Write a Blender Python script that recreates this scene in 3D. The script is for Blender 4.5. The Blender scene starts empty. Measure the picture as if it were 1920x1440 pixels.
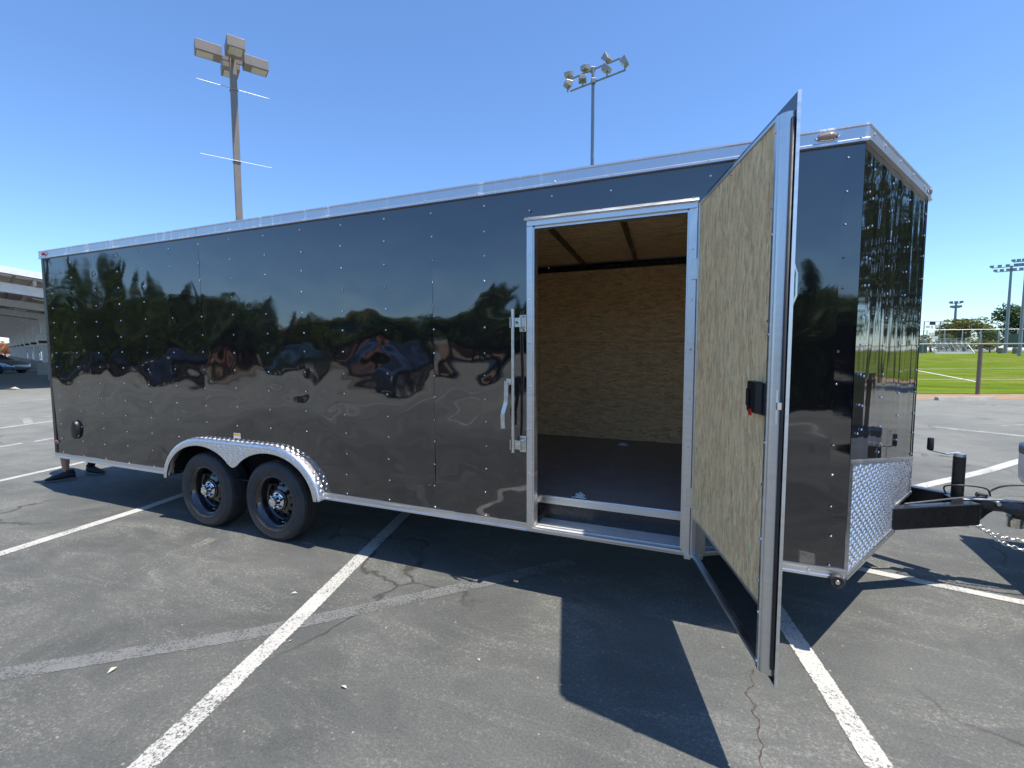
import bpy, math, random
from mathutils import Vector, Matrix, noise
rnd = random.Random(7)
R = math.radians
sc = bpy.context.scene
COL = sc.collection

# ------------------------------------------------------------------ camera
CAM = Vector((6.825, -2.868, 1.630))
YAW, PITCH, ROLL = 0.396, -0.0726, -0.0024
_f = Vector((-math.sin(YAW)*math.cos(PITCH), math.cos(YAW)*math.cos(PITCH), math.sin(PITCH)))
_r = Vector((math.cos(YAW), math.sin(YAW), 0)); _u = _r.cross(_f)
_r2 = _r*math.cos(ROLL)+_u*math.sin(ROLL); _u2 = _u*math.cos(ROLL)-_r*math.sin(ROLL)
cd = bpy.data.cameras.new('camera'); cam = bpy.data.objects.new('camera', cd); COL.objects.link(cam)
cam.matrix_world = Matrix(((_r2.x,_u2.x,-_f.x,CAM.x),(_r2.y,_u2.y,-_f.y,CAM.y),(_r2.z,_u2.z,-_f.z,CAM.z),(0,0,0,1)))
cd.sensor_width = 36; cd.lens = 880.07/1920*36; cd.clip_start = .05; cd.clip_end = 3000
sc.camera = cam
# ------------------------------------------------------------------ sky and sun
SUN = Vector((.335, -.058, 1)).normalized()
w = bpy.data.worlds.new('World'); sc.world = w; w.use_nodes = True
nt = w.node_tree; bg = nt.nodes['Background']
sky = nt.nodes.new('ShaderNodeTexSky'); sky.sky_type = 'NISHITA'; sky.sun_disc = False
sky.sun_elevation = math.asin(SUN.z); sky.sun_rotation = math.atan2(SUN.x, SUN.y)
sky.air_density = 1.0; sky.dust_density = .15; sky.ozone_density = 2.6; sky.altitude = 50
wb = nt.nodes.new('ShaderNodeMix'); wb.data_type = 'RGBA'; wb.blend_type = 'MULTIPLY'; wb.inputs[0].default_value = 1
wb.inputs[7].default_value = (.69, .865, 1.06, 1)              # camera white balance: daylight sun neutral, sky a clean blue
nt.links.new(sky.outputs[0], wb.inputs[6]); nt.links.new(wb.outputs[2], bg.inputs[0]); bg.inputs[1].default_value = .132
sl = bpy.data.lights.new('sun', 'SUN'); so = bpy.data.objects.new('sun', sl); COL.objects.link(so)
sl.energy = 4.3; sl.angle = R(.53); sl.color = (1, .935, .83)
so.rotation_euler = SUN.to_track_quat('Z', 'Y').to_euler(); so.location = (10, 0, 30)
sc.view_settings.view_transform = 'Standard'; sc.view_settings.look = 'None'
sc.view_settings.exposure = .76; sc.view_settings.gamma = 1
cy = sc.cycles
cy.use_denoising = True; cy.max_bounces = 10; cy.diffuse_bounces = 8; cy.glossy_bounces = 5
cy.sample_clamp_indirect = 6; cy.transparent_max_bounces = 12
cy.caustics_reflective = True; cy.caustics_refractive = False; cy.blur_glossy = .25

# ------------------------------------------------------------------ helpers
class MB:
    def __init__(s): s.v = []; s.f = []
    def add(s, vs, fs):
        b = len(s.v); s.v += [tuple(v) for v in vs]; s.f += [tuple(i+b for i in f) for f in fs]; return s
    def hexa(s, c):
        return s.add(c, [(0,3,2,1),(4,5,6,7),(0,1,5,4),(1,2,6,5),(2,3,7,6),(3,0,4,7)])
    def box(s, x0, x1, y0, y1, z0, z1):
        return s.hexa([(x0,y0,z0),(x1,y0,z0),(x1,y1,z0),(x0,y1,z0),(x0,y0,z1),(x1,y0,z1),(x1,y1,z1),(x0,y1,z1)])
    def obox(s, c, ax, ay, hx, hy, z0, z1):          # box with horizontal axes ax, ay about point c
        c = Vector((c[0], c[1], 0)); ax = Vector((ax[0], ax[1], 0)); ay = Vector((ay[0], ay[1], 0))
        q = [c-ax*hx-ay*hy, c+ax*hx-ay*hy, c+ax*hx+ay*hy, c-ax*hx+ay*hy]
        return s.hexa([(p.x,p.y,z0) for p in q]+[(p.x,p.y,z1) for p in q])
    def bar(s, a, b, wd, ht, up=(0,0,1)):            # rectangular bar from a to b
        a = Vector(a); b = Vector(b); d = (b-a).normalized(); up = Vector(up)
        sd = d.cross(up)
        if sd.length < 1e-4: sd = d.cross(Vector((0,1,0)))
        sd.normalize(); u = sd.cross(d)
        q = [(-1,-1),(1,-1),(1,1),(-1,1)]
        return s.hexa([a+sd*wd/2*i+u*ht/2*j for i,j in q]+[b+sd*wd/2*i+u*ht/2*j for i,j in q])
    def tube(s, pts, r, n=10, caps=True):
        pts = [Vector(p) for p in pts]; rs = r if isinstance(r, (list, tuple)) else [r]*len(pts)
        base = len(s.v); prev = None
        for i, p in enumerate(pts):
            d = (pts[min(i+1,len(pts)-1)]-pts[max(i-1,0)]).normalized()
            if prev is None:
                a = d.orthogonal().normalized()
            else:
                a = (prev-d*prev.dot(d)).normalized()
            prev = a; b = d.cross(a)
            for k in range(n):
                t = 2*math.pi*k/n; s.v.append(tuple(p+(a*math.cos(t)+b*math.sin(t))*rs[i]))
        for i in range(len(pts)-1):
            for k in range(n):
                k2 = (k+1) % n; o = base+i*n
                s.f.append((o+k, o+k2, o+n+k2, o+n+k))
        if caps:
            s.f.append(tuple(base+k for k in reversed(range(n))))
            o = base+(len(pts)-1)*n; s.f.append(tuple(o+k for k in range(n)))
        return s
    def lathe(s, prof, c, axis='y', n=40, closed=False):
        base = len(s.v); m = len(prof)
        for k in range(n):
            t = 2*math.pi*k/n; ct, st = math.cos(t), math.sin(t)
            for r, h in prof:
                if axis == 'y': s.v.append((c[0]+r*ct, c[1]+h, c[2]+r*st))
                elif axis == 'z': s.v.append((c[0]+r*ct, c[1]+r*st, c[2]+h))
                else: s.v.append((c[0]+h, c[1]+r*ct, c[2]+r*st))
        for k in range(n):
            k2 = (k+1) % n
            for j in range(m if closed else m-1):
                j2 = (j+1) % m
                s.f.append((base+k*m+j, base+k2*m+j, base+k2*m+j2, base+k*m+j2))
        return s
    def grid(s, fn, nu, nv, keep=None):
        idx = {}
        def vid(i, j):
            if (i, j) not in idx:
                idx[i, j] = len(s.v); s.v.append(tuple(fn(i/nu, j/nv)))
            return idx[i, j]
        for i in range(nu):
            for j in range(nv):
                if keep and not keep((i+.5)/nu, (j+.5)/nv): continue
                s.f.append((vid(i,j), vid(i+1,j), vid(i+1,j+1), vid(i,j+1)))
        return s
    def prism(s, poly, fa, fb):                       # poly of 2D points, fa/fb map to 3D ends
        n = len(poly); a = [fa(*p) for p in poly]; b = [fb(*p) for p in poly]
        fs = [tuple(range(n)), tuple(range(2*n-1, n-1, -1))]
        fs += [(i, n+i, n+(i+1) % n, (i+1) % n) for i in range(n)]
        return s.add(a+b, fs)
    def mesh(s, name, mat, smooth=False, fix=True):
        me = bpy.data.meshes.new(name); me.from_pydata(s.v, [], s.f); me.materials.append(mat)
        if fix:
            import bmesh
            bm = bmesh.new(); bm.from_mesh(me); bmesh.ops.recalc_face_normals(bm, faces=bm.faces); bm.to_mesh(me); bm.free()
        if smooth is True: me.shade_smooth()
        elif smooth: 
            me.shade_smooth()
            try: me.set_sharp_from_angle(angle=R(smooth))
            except Exception: pass
        me.update(); return me
    def build(s, name, mat, parent=None, smooth=False, bevel=0, fix=True, **props):
        o = bpy.data.objects.new(name, s.mesh(name, mat, smooth, fix)); COL.objects.link(o)
        if parent: o.parent = parent
        if bevel:
            m = o.modifiers.new('bevel', 'BEVEL'); m.width = bevel; m.segments = 2; m.limit_method = 'ANGLE'; m.angle_limit = R(40)
        for k, v in props.items(): o[k] = v
        return o

def thing(name, label, cat, group=None, loc=(0,0,0), rz=0):
    o = bpy.data.objects.new(name, None); COL.objects.link(o); o.location = loc; o.rotation_euler = (0,0,rz)
    o.empty_display_size = .2
    o['label'] = label; o['category'] = cat
    if group: o['group'] = group
    return o
def tag(o, label, cat, group=None):
    o['label'] = label; o['category'] = cat
    if group: o['group'] = group
    return o
def dup(root, loc, rz=0, scale=None, label=None, group=None, parent=None):
    c = root.copy(); COL.objects.link(c); c.location = loc; c.rotation_euler = (0,0,rz)
    if scale: c.scale = scale
    if label: c['label'] = label
    if group: c['group'] = group
    if parent: c.parent = parent
    for ch in root.children:
        k = ch.copy(); COL.objects.link(k); k.parent = c
        for g in ch.children:
            q = g.copy(); COL.objects.link(q); q.parent = k
    return c
def inst(name, me, parent, loc=(0,0,0), rot=(0,0,0), scale=(1,1,1)):
    o = bpy.data.objects.new(name, me); COL.objects.link(o); o.parent = parent
    o.location = loc; o.rotation_euler = rot; o.scale = scale
    return o

# ------------------------------------------------------------------ materials
class N:
    """tiny node helper"""
    def __init__(s, name):
        s.m = bpy.data.materials.new(name); s.m.use_nodes = True; s.t = s.m.node_tree
        s.b = s.t.nodes['Principled BSDF']; s.out = s.t.nodes['Material Output']; s._c = None
    def n(s, t, **kw):
        x = s.t.nodes.new('ShaderNode'+t)
        for k, v in kw.items():
            if k in x.inputs.keys() if isinstance(k, str) else False: x.inputs[k].default_value = v
            else: setattr(x, k, v)
        return x
    def link(s, a, b): s.t.links.new(a, b)
    def coord(s, scale=(1,1,1), rot=(0,0,0), src='Object'):
        c = s.n('TexCoord'); m = s.n('Mapping'); m.inputs['Scale'].default_value = scale; m.inputs['Rotation'].default_value = rot
        s.link(c.outputs[src], m.inputs[0]); return m.outputs[0]
    def noise(s, vec, scale, detail=4, rough=.55, dist=0):
        x = s.n('TexNoise'); x.inputs['Scale'].default_value = scale; x.inputs['Detail'].default_value = detail
        x.inputs['Roughness'].default_value = rough; x.inputs['Distortion'].default_value = dist
        s.link(vec, x.inputs['Vector']); return x.outputs['Fac']
    def ramp(s, fac, stops, interp='LINEAR'):
        x = s.n('ValToRGB'); e = x.color_ramp; e.interpolation = interp
        while len(e.elements) < len(stops): e.elements.new(.5)
        for el, (p, c) in zip(e.elements, stops):
            el.position = p; el.color = (c, c, c, 1) if isinstance(c, (int, float)) else (*c, 1)
        s.link(fac, x.inputs[0]); return x.outputs[0]
    def mix(s, fac, a, b, mode='MIX'):
        x = s.n('Mix'); x.data_type = 'RGBA'; x.blend_type = mode
        for sock, v in ((x.inputs[0], fac), (x.inputs[6], a), (x.inputs[7], b)):
            if hasattr(v, 'links'): s.link(v, sock)
            elif isinstance(v, (int, float)): sock.default_value = v if sock.type == 'VALUE' else (v, v, v, 1)
            else: sock.default_value = (*v, 1)
        return x.outputs[2]
    def math(s, op, a, b=0, clamp=False):
        x = s.n('Math'); x.operation = op; x.use_clamp = clamp
        for sock, v in ((x.inputs[0], a), (x.inputs[1], b)):
            if hasattr(v, 'links'): s.link(v, sock)
            else: sock.default_value = v
        return x.outputs[0]
    def bump(s, h, strength=.3, dist=.01):
        x = s.n('Bump'); x.inputs['Strength'].default_value = strength; x.inputs['Distance'].default_value = dist
        s.link(h, x.inputs['Height']); s.link(x.outputs[0], s.b.inputs['Normal']); return x
    def set(s, **kw):
        names = dict(col='Base Color', rough='Roughness', metal='Metallic', ior='IOR', spec='Specular IOR Level', trans='Transmission Weight', coat='Coat Weight', coatr='Coat Roughness', alpha='Alpha', emit='Emission Color', emits='Emission Strength')
        for k, v in kw.items():
            sock = s.b.inputs[names[k]]
            if hasattr(v, 'links'): s.link(v, sock)
            elif isinstance(v, (tuple, list)): sock.default_value = (*v, 1)
            else: sock.default_value = v
        return s
def simple(name, col, rough=.5, metal=0, ior=1.45, var=.12, scale=6, bump=0, coat=0):
    m = N(name); c = m.coord(); f = m.noise(c, scale, 5, .6)
    dk = tuple(x*(1-var) for x in col); lt = tuple(min(1, x*(1+var)) for x in col)
    m.set(col=m.ramp(f, [(.25, dk), (.75, lt)]), metal=metal, ior=ior, coat=coat)
    m.set(rough=m.ramp(m.noise(c, scale*3.1, 3), [(.2, max(.02, rough*.8)), (.8, min(1, rough*1.2))]))
    if bump: m.bump(m.noise(c, scale*12, 4), bump, .004)
    return m.m
M = {}
def mk_skin():
    m = N('black_gloss_skin'); c = m.coord()
    f = m.noise(c, 3, 5, .6)
    m.set(col=m.ramp(f, [(.3, (.008,.008,.009)), (.75, (.014,.013,.013))]), ior=2.12,
          rough=m.ramp(m.noise(c, 1.4, 5, .7), [(.3, .02), (.8, .065)]))
    m.bump(m.noise(c, 60, 3), .03, .001)
    return m.m
M['skin'] = mk_skin()
M['blackpaint'] = simple('black_frame_paint', (.012,.012,.013), .28, 0, 1.6)
M['blackdull'] = simple('dull_black_steel', (.012,.012,.013), .6)
def mk_alu(name, col, rough, streak, ax):
    m = N(name); c = m.coord(streak); f = m.noise(c, 1, 6, .65)
    m.set(col=m.ramp(f, [(.3, tuple(x*.86 for x in col)), (.7, col)]), metal=1.0, rough=m.ramp(f, [(.25, rough*.7), (.75, rough*1.4)]))
    m.bump(f, ax, .002); return m.m
M['alu'] = mk_alu('brushed_aluminium', (.80,.80,.79), .36, (5,5,40), .08)
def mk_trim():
    m = N('roof_trim_painted_reflections'); f = m.noise(m.coord((16,16,1.5)), 1, 5, .7); g = m.noise(m.coord((1.2,1.2,1)), 1, 4, .6)
    st = m.math('MULTIPLY', m.ramp(f, [(.54, 0), (.62, 1)]), m.ramp(g, [(.45, 0), (.6, 1)]))  # white streak reflections put into the trim's colour and metalness
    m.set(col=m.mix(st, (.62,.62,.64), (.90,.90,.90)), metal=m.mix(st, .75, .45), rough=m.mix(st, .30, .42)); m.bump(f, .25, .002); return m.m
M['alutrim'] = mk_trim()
M['alubottom'] = mk_alu('bottom_rail_aluminium', (.84,.82,.80), .32, (1,1,60), .06)
M['atp'] = mk_alu('tread_plate_aluminium', (.90,.88,.88), .34, (30,30,30), .05)
M['stepalu'] = simple('matt_step_aluminium', (.74,.74,.72), .35, .45, 1.5, .06, 8)
M['zinc'] = mk_alu('zinc_plated_steel', (.72,.73,.70), .32, (30,30,30), .06)
M['chrome'] = simple('chrome', (.82,.82,.84), .05, 1, var=.03)
M['galv'] = simple('galvanised_steel', (.46,.47,.48), .5, .85, scale=20)
M['floorgrey'] = simple('dark_grey_floor_paint', (.19,.195,.205), .46, 0, 1.6, .15, 5, .05)
def mk_osb(name, ax, tone, hue):
    m = N(name); sc_ = (120, 120, 30) if ax == 'z' else (26, 110, 110)
    c = m.coord(sc_); c2 = m.coord(tuple(x*.35 for x in sc_))
    v = m.n('TexVoronoi'); v.feature = 'F1'; v.inputs['Scale'].default_value = 1.0; v.inputs['Randomness'].default_value = 1
    wv = m.n('TexNoise'); wv.inputs['Scale'].default_value = .8; wv.inputs['Detail'].default_value = 3
    m.link(c, wv.inputs['Vector'])
    ad = m.n('VectorMath'); ad.operation = 'MULTIPLY_ADD'; m.link(wv.outputs['Color'], ad.inputs[0]); ad.inputs[1].default_value = (2.2,2.2,2.2); m.link(c, ad.inputs[2])
    m.link(ad.outputs[0], v.inputs['Vector'])
    bw = m.n('RGBToBW'); m.link(v.outputs['Color'], bw.inputs[0])
    lt = tuple(min(.93, x*1.22*tone*h) for x, h in zip((.76,.60,.40), hue)); md = tuple(min(.9, x*tone*h) for x, h in zip((.72,.555,.345), hue)); dk = tuple(x*.74*tone*h for x, h in zip((.68,.50,.29), hue))
    a = m.ramp(bw.outputs[0], [(.08, dk), (.28, md), (.66, md), (.94, lt)])
    v2 = m.n('TexVoronoi'); v2.inputs['Scale'].default_value = .42; m.link(ad.outputs[0], v2.inputs['Vector'])
    bw2 = m.n('RGBToBW'); m.link(v2.outputs['Color'], bw2.inputs[0])
    a = m.mix(1, a, m.ramp(bw2.outputs[0], [(.15, .80), (.5, 1.0), (.85, 1.12)]), 'MULTIPLY')
    b = m.ramp(m.noise(c2, 3, 6, .7, .6), [(.32, .82), (.5, 1), (.72, 1.06)])
    col = m.mix(1, a, b, 'MULTIPLY')
    k = m.ramp(m.noise(m.coord(tuple(x*.8 for x in sc_)), 1.3, 2, .5, .4), [(.75, 0), (.82, .6)])
    col = m.mix(k, col, tuple(x*tone for x in (.15,.085,.035)))
    m.set(col=col, rough=.7, spec=.12); m.bump(bw.outputs[0], .25, .002); return m.m
M['osb'] = mk_osb('osb_vertical_flakes', 'z', 1.16, (1.15,.945,.80))
M['osbh'] = mk_osb('osb_horizontal_flakes', 'x', 1.2, (1.10,.95,.80))
M['rubber'] = simple('tyre_rubber', (.042,.041,.042), .58, 0, 1.45, .25, 9, .1)
M['rim'] = simple('gloss_black_rim', (.008,.008,.01), .08, 0, 1.8)
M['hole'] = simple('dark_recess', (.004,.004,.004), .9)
M['red'] = simple('red_plastic', (.55,.015,.02), .3)
M['blackplastic'] = simple('black_plastic', (.014,.014,.015), .38)
M['grip'] = simple('black_rubber_grip', (.018,.018,.018), .55)
M['lensred'] = simple('red_marker_lens', (.42,.02,.02), .12, 0, 1.5)
M['lensdark'] = simple('smoked_red_lens', (.06,.008,.008), .12, 0, 1.5)
M['lensamber'] = simple('amber_marker_lens', (.40,.27,.19), .08, 0, 1.5)
M['white'] = simple('white_paint', (.72,.72,.70), .45)
M['yellow'] = simple('yellow_print', (.75,.45,.03), .5)
M['concrete'] = simple('concrete', (.36,.345,.32), .85, 0, 1.45, .2, 3, .3)
M['lamp_bronze'] = simple('bronze_lamp_paint', (.21,.185,.165), .5, 0, 1.45, .1)
M['lamp_lens'] = simple('lamp_prismatic_glass', (.50,.47,.38), .25, 0, 1.5, .2, 25)
M['greypole'] = simple('grey_pole_paint', (.22,.235,.26), .4, .4)
M['flood'] = simple('flood_light_housing', (.30,.29,.27), .35, .5)
M['canopy'] = simple('canopy_painted_steel', (.66,.67,.69), .5)
M['panelback'] = simple('solar_panel_back', (.46,.40,.35), .5, 0, 1.45, .2, 2)
M['fencepost'] = simple('weathered_fence_post', (.20,.15,.13), .6, .2)
M['wire'] = simple('fence_wire', (.17,.16,.14), .6, .3)
M['glass'] = simple('dark_car_glass', (.012,.014,.018), .04, 0, 1.6)
M['stucco'] = simple('terracotta_stucco', (.26,.13,.085), .85, 0, 1.45, .12, 2)
M['bark'] = simple('bark', (.10,.075,.055), .9, 0, 1.45, .3, 8, .4)
M['skinperson'] = simple('skin', (.42,.23,.16), .5)
M['shoe'] = simple('black_shoe_mesh', (.018,.018,.02), .7, bump=.3)
M['sole'] = simple('grey_shoe_sole', (.11,.12,.125), .6)
M['sock'] = simple('black_sock', (.02,.014,.022), .9)
M['shirt'] = simple('navy_cotton', (.03,.04,.07), .85)
M['shorts'] = simple('khaki_cotton', (.09,.085,.07), .85)
M['hair'] = simple('dark_hair', (.02,.014,.01), .6)
M['cable'] = simple('grey_cable', (.10,.10,.10), .45)
M['brown'] = simple('bumper_pad', (.012,.02,.04), .35)
M['banner_navy'] = simple('navy_banner', (.02,.025,.06), .7)
M['banner_white'] = simple('white_banner', (.62,.62,.58), .7)
M['green_screen'] = simple('green_windscreen', (.035,.075,.06), .8)
M['teal'] = simple('teal_awning_cloth', (.02,.10,.08), .7)
M['leafdry'] = simple('dry_leaf', (.46,.43,.35), .8)

def mk_asphalt():
    m = N('asphalt'); c = m.coord()
    big = m.noise(c, .22, 5, .6); med = m.noise(c, 1.7, 7, .68, .4); fine = m.noise(c, 85, 4, .75)
    gr = m.noise(c, 260, 2, .6)
    a = m.ramp(med, [(.28, (.070,.073,.069)), (.5, (.087,.090,.085)), (.75, (.108,.110,.103))])
    a = m.mix(1, a, m.ramp(big, [(.3, .84), (.7, 1.2)]), 'MULTIPLY')
    a = m.mix(1, a, m.ramp(fine, [(.26, .60), (.5, 1.0), (.76, 1.45)]), 'MULTIPLY')
    # sealer bleached pale away from the freshly sealed bays
    ds = m.n('VectorMath'); ds.operation = 'DISTANCE'; m.link(c, ds.inputs[0]); ds.inputs[1].default_value = (5.2,-.6,0)
    dn = m.math('ADD', m.math('DIVIDE', ds.outputs['Value'], 16), m.math('MULTIPLY', m.math('SUBTRACT', m.noise(c, .45, 6, .65, .6), .5), .55))
    a = m.mix(m.ramp(dn, [(.22, 0), (.5, .45), (.95, .9)]), a, m.mix(1, a, (2.1,2.08,1.98), 'MULTIPLY'))
    # pale aggregate showing where the sealer has worn off
    wear = m.noise(m.coord((1,1.35,1), (0,0,.6)), .9, 10, .78, .6)
    wear2 = m.noise(m.coord((.55,1.7,1), (0,0,.35)), 1.3, 9, .76, 1.0)
    mask = m.ramp(m.math('MAXIMUM', wear, m.math('SUBTRACT', wear2, .02)), [(.47, 0), (.55, .5), (.64, 1)])
    g1 = m.noise(c, 48, 5, .80); g2 = m.noise(c, 120, 3, .8)
    gs = m.math('ADD', m.math('MULTIPLY', g1, .6), m.math('MULTIPLY', g2, .4))
    thr = m.math('SUBTRACT', .585, m.math('MULTIPLY', mask, .090))
    k = m.math('MULTIPLY', m.math('SUBTRACT', gs, thr), 22, True)
    a = m.mix(m.math('MULTIPLY', k, .62), a, (.27,.27,.245))
    v = m.n('TexVoronoi'); v.inputs['Scale'].default_value = 34; m.link(c, v.inputs['Vector'])
    bw = m.n('RGBToBW'); m.link(v.outputs['Color'], bw.inputs[0])
    spk = m.math('MULTIPLY', m.ramp(bw.outputs[0], [(.86, 0), (.92, 1)]), m.ramp(v.outputs['Distance'], [(.10, 1), (.24, 0)]))
    a = m.mix(m.math('MULTIPLY', spk, .8), a, (.42,.41,.37))
    a = m.mix(m.math('MULTIPLY', m.math('MULTIPLY', mask, m.ramp(g1, [(.35, .2), (.65, 1)])), .34), a, (.25,.24,.21))
    # hairline cracks
    wn = m.n('TexNoise'); wn.inputs['Scale'].default_value = 1.6; wn.inputs['Detail'].default_value = 6; m.link(c, wn.inputs['Vector'])
    ad = m.n('VectorMath'); ad.operation = 'MULTIPLY_ADD'; m.link(wn.outputs['Color'], ad.inputs[0]); ad.inputs[1].default_value = (.9,.9,.9); m.link(c, ad.inputs[2])
    vc = m.n('TexVoronoi'); vc.feature = 'DISTANCE_TO_EDGE'; vc.inputs['Scale'].default_value = .33; m.link(ad.outputs[0], vc.inputs['Vector'])
    cr = m.ramp(vc.outputs['Distance'], [(.0, 1), (.003, .7), (.006, 0)])
    cr = m.math('MULTIPLY', cr, m.ramp(m.noise(c, .35, 3), [(.5, 0), (.6, .8)]))
    a = m.mix(cr, a, (.028,.026,.024))
    # oil drips
    o = m.ramp(m.noise(c, .9, 3, .4, .3), [(.70, 0), (.80, .45)])
    a = m.mix(o, a, (.035,.036,.037))
    m.set(col=a, rough=m.ramp(med, [(.3, .72), (.7, .9)]), spec=.35)
    h = m.math('ADD', fine, m.math('MULTIPLY', gr, .6))
    m.bump(m.math('SUBTRACT', h, m.math('MULTIPLY', cr, 1.5)), .8, .008)
    return m.m
M['asphalt'] = mk_asphalt()
def mk_paint(name, col, keep):
    m = N(name); c = m.coord()
    f1 = m.noise(c, 75, 5, .78); f2 = m.noise(c, 2.2, 6, .7, .5); fine = m.noise(c, 120, 3, .7)
    s = m.math('ADD', m.math('MULTIPLY', f1, .68), m.math('MULTIPLY', f2, .32))
    uv = m.n('UVMap'); sp = m.n('SeparateXYZ'); m.link(uv.outputs[0], sp.inputs[0])
    e = m.math('SUBTRACT', 1, m.math('ABSOLUTE', m.math('MULTIPLY', m.math('SUBTRACT', sp.outputs[1], .5), 2)))
    e = m.ramp(e, [(0, -.0), (.12, 1)])
    s = m.math('SUBTRACT', s, m.math('MULTIPLY', m.math('SUBTRACT', 1, e), .10))
    al = m.ramp(s, [(keep-.035, 0), (keep+.035, 1)])
    m.set(col=m.mix(1, m.ramp(f2, [(.3, tuple(x*.86 for x in col)), (.7, col)]), m.ramp(fine, [(.3, .82), (.7, 1.06)]), 'MULTIPLY'), rough=.65, alpha=al)
    m.bump(fine, .4, .004); return m.m
M['line'] = mk_paint('white_road_paint', (.50,.49,.455), .435)
M['lineworn'] = mk_paint('worn_white_road_paint', (.42,.42,.39), .485)
M['lineghost'] = mk_paint('ghost_of_an_old_line', (.21,.205,.19), .53)
M['lineold'] = mk_paint('blacked_out_old_line', (.165,.168,.163), .462)
def mk_grass():
    m = N('mown_grass'); c = m.coord()
    s = m.noise(m.coord((.05,.6,1), (0,0,.40)), 1, 4, .6)
    a = m.ramp(m.noise(c, .35, 7, .7), [(.3, (.075,.125,.012)), (.55, (.115,.17,.018)), (.8, (.18,.20,.035))])
    a = m.mix(1, a, m.ramp(s, [(.35, .78), (.65, 1.22)]), 'MULTIPLY')
    a = m.mix(1, a, m.ramp(m.noise(c, 14, 4, .7), [(.3, .7), (.7, 1.25)]), 'MULTIPLY')
    a = m.mix(m.ramp(m.noise(c, .16, 7, .75, .8), [(.50, 0), (.62, .55), (.75, .8)]), a, (.23,.20,.075))
    m.set(col=a, rough=1.0, spec=0); m.bump(m.noise(c, 30, 4, .7), .6, .03); return m.m
M['grass'] = mk_grass()
def mk_dirt():
    m = N('dry_dirt'); c = m.coord()
    a = m.ramp(m.noise(c, 3, 8, .7), [(.3, (.20,.13,.075)), (.55, (.30,.21,.13)), (.75, (.36,.28,.18))])
    m.set(col=a, rough=.95); m.bump(m.noise(c, 20, 5, .7), .6, .02); return m.m
M['dirt'] = mk_dirt()
def mk_leaf(name, c0, c1):
    m = N(name); g = m.n('NewGeometry')
    a = m.ramp(g.outputs['Random Per Island'], [(0, c0), (1, c1)])
    m.set(col=a, rough=.55)
    tr = m.n('BsdfTranslucent'); m.link(m.mix(1, a, (1.2,1.3,.5), 'MULTIPLY'), tr.inputs[0])
    mx = m.n('MixShader'); mx.inputs[0].default_value = .40
    m.link(m.b.outputs[0], mx.inputs[1]); m.link(tr.outputs[0], mx.inputs[2]); m.link(mx.outputs[0], m.out.inputs[0])
    return m.m
M['leaf_dark'] = mk_leaf('dark_green_leaf', (.036,.066,.018), (.090,.135,.036))
M['leaf_cyp'] = mk_leaf('cypress_leaf', (.075,.115,.024), (.16,.21,.045))
M['leaf_olive'] = mk_leaf('olive_green_leaf', (.075,.085,.035), (.16,.155,.065))
M['leaf_bright'] = mk_leaf('bright_green_leaf', (.10,.14,.03), (.20,.25,.06))
M['leaf_red'] = mk_leaf('red_autumn_leaf', (.30,.06,.03), (.50,.22,.10))

# ================================================================== SETTING
g = MB(); g.add([(-700,-600,0),(700,-600,0),(700,900,0),(-700,900,0)], [(0,1,2,3)])
asphalt = g.build('asphalt', M['asphalt'], kind='structure')

def strip(name, pts, wd, mat, z=.004, parent=asphalt):
    """flat painted strip along pts with UVs (u along, v across)"""
    pts = [Vector((p[0], p[1], 0)) for p in pts]; vs = []; uv = []; fs = []; L = 0
    dense = [pts[0]]
    for a, b in zip(pts, pts[1:]):
        n = max(1, int((b-a).length/.4))
        dense += [a+(b-a)*(i+1)/n for i in range(n)]
    for i, p in enumerate(dense):
        d = (dense[min(i+1, len(dense)-1)]-dense[max(i-1, 0)]).normalized(); sd = Vector((-d.y, d.x, 0))
        if i: L += (p-dense[i-1]).length
        wv = wd*(1+.05*noise.noise((p.x*2, p.y*2, 3)))
        for s in (-1, 1):
            q = p+sd*s*wv/2; vs.append((q.x, q.y, z)); uv.append((L, (s+1)/2))
    for i in range(len(dense)-1): fs.append((2*i, 2*i+1, 2*i+3, 2*i+2))
    me = bpy.data.meshes.new(name); me.from_pydata(vs, [], fs); me.materials.append(mat)
    l = me.uv_layers.new(name='UVMap')
    for lp in me.loops: l.data[lp.index].uv = uv[lp.vertex_index]
    o = bpy.data.objects.new(name, me); COL.objects.link(o); o.parent = parent
    return o
LD = Vector((-.262, 1.0, 0)).normalized()                     # stall direction
def stall(x0, y0, y1, mat='line', wd=.105):
    strip('painted_line', [(x0+LD.x/LD.y*y, y) for y in (y0, y1)], wd, M[mat])
strip('painted_line', [(5.02,-2.75),(4.82,-1.84),(4.57,-.86),(4.18,.55),(4.02,1.15)], .115, M['line'])
strip('painted_line', [(1.70,-1.9),(1.605,-1.075),(1.47,.04),(1.36,.55),(1.20,1.2)], .12, M['line'])
strip('painted_line', [(7.62,-1.5),(7.485,-.735),(7.275,.30),(7.10,1.2)], .105, M['line'])
strip('painted_line', [(-1.20,-.6),(-1.36,0),(-1.60,.99),(-1.95,2.4)], .11, M['line'])
strip('painted_line', [(-4.05,.2),(-4.28,1.06),(-4.36,1.37)], .10, M['line'])
strip('painted_line', [(-4.35,1.53),(-4.45,1.88),(-4.7,2.9)], .10, M['line'])
strip('painted_line', [(-6.7,1.1),(-6.98,2.03),(-7.25,3.06),(-7.5,4.1)], .11, M['line'])
strip('painted_line', [(-9.05,2.0),(-8.7,2.75),(-8.29,3.5),(-8.0,4.0)], .10, M['lineworn'])
strip('painted_line', [(-8.48,3.03),(-7.17,2.57)], .16, M['lineworn'], .008)
strip('painted_line', [(-13.5,4.2),(-14.2,6.9)], .12, M['lineworn'])
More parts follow.
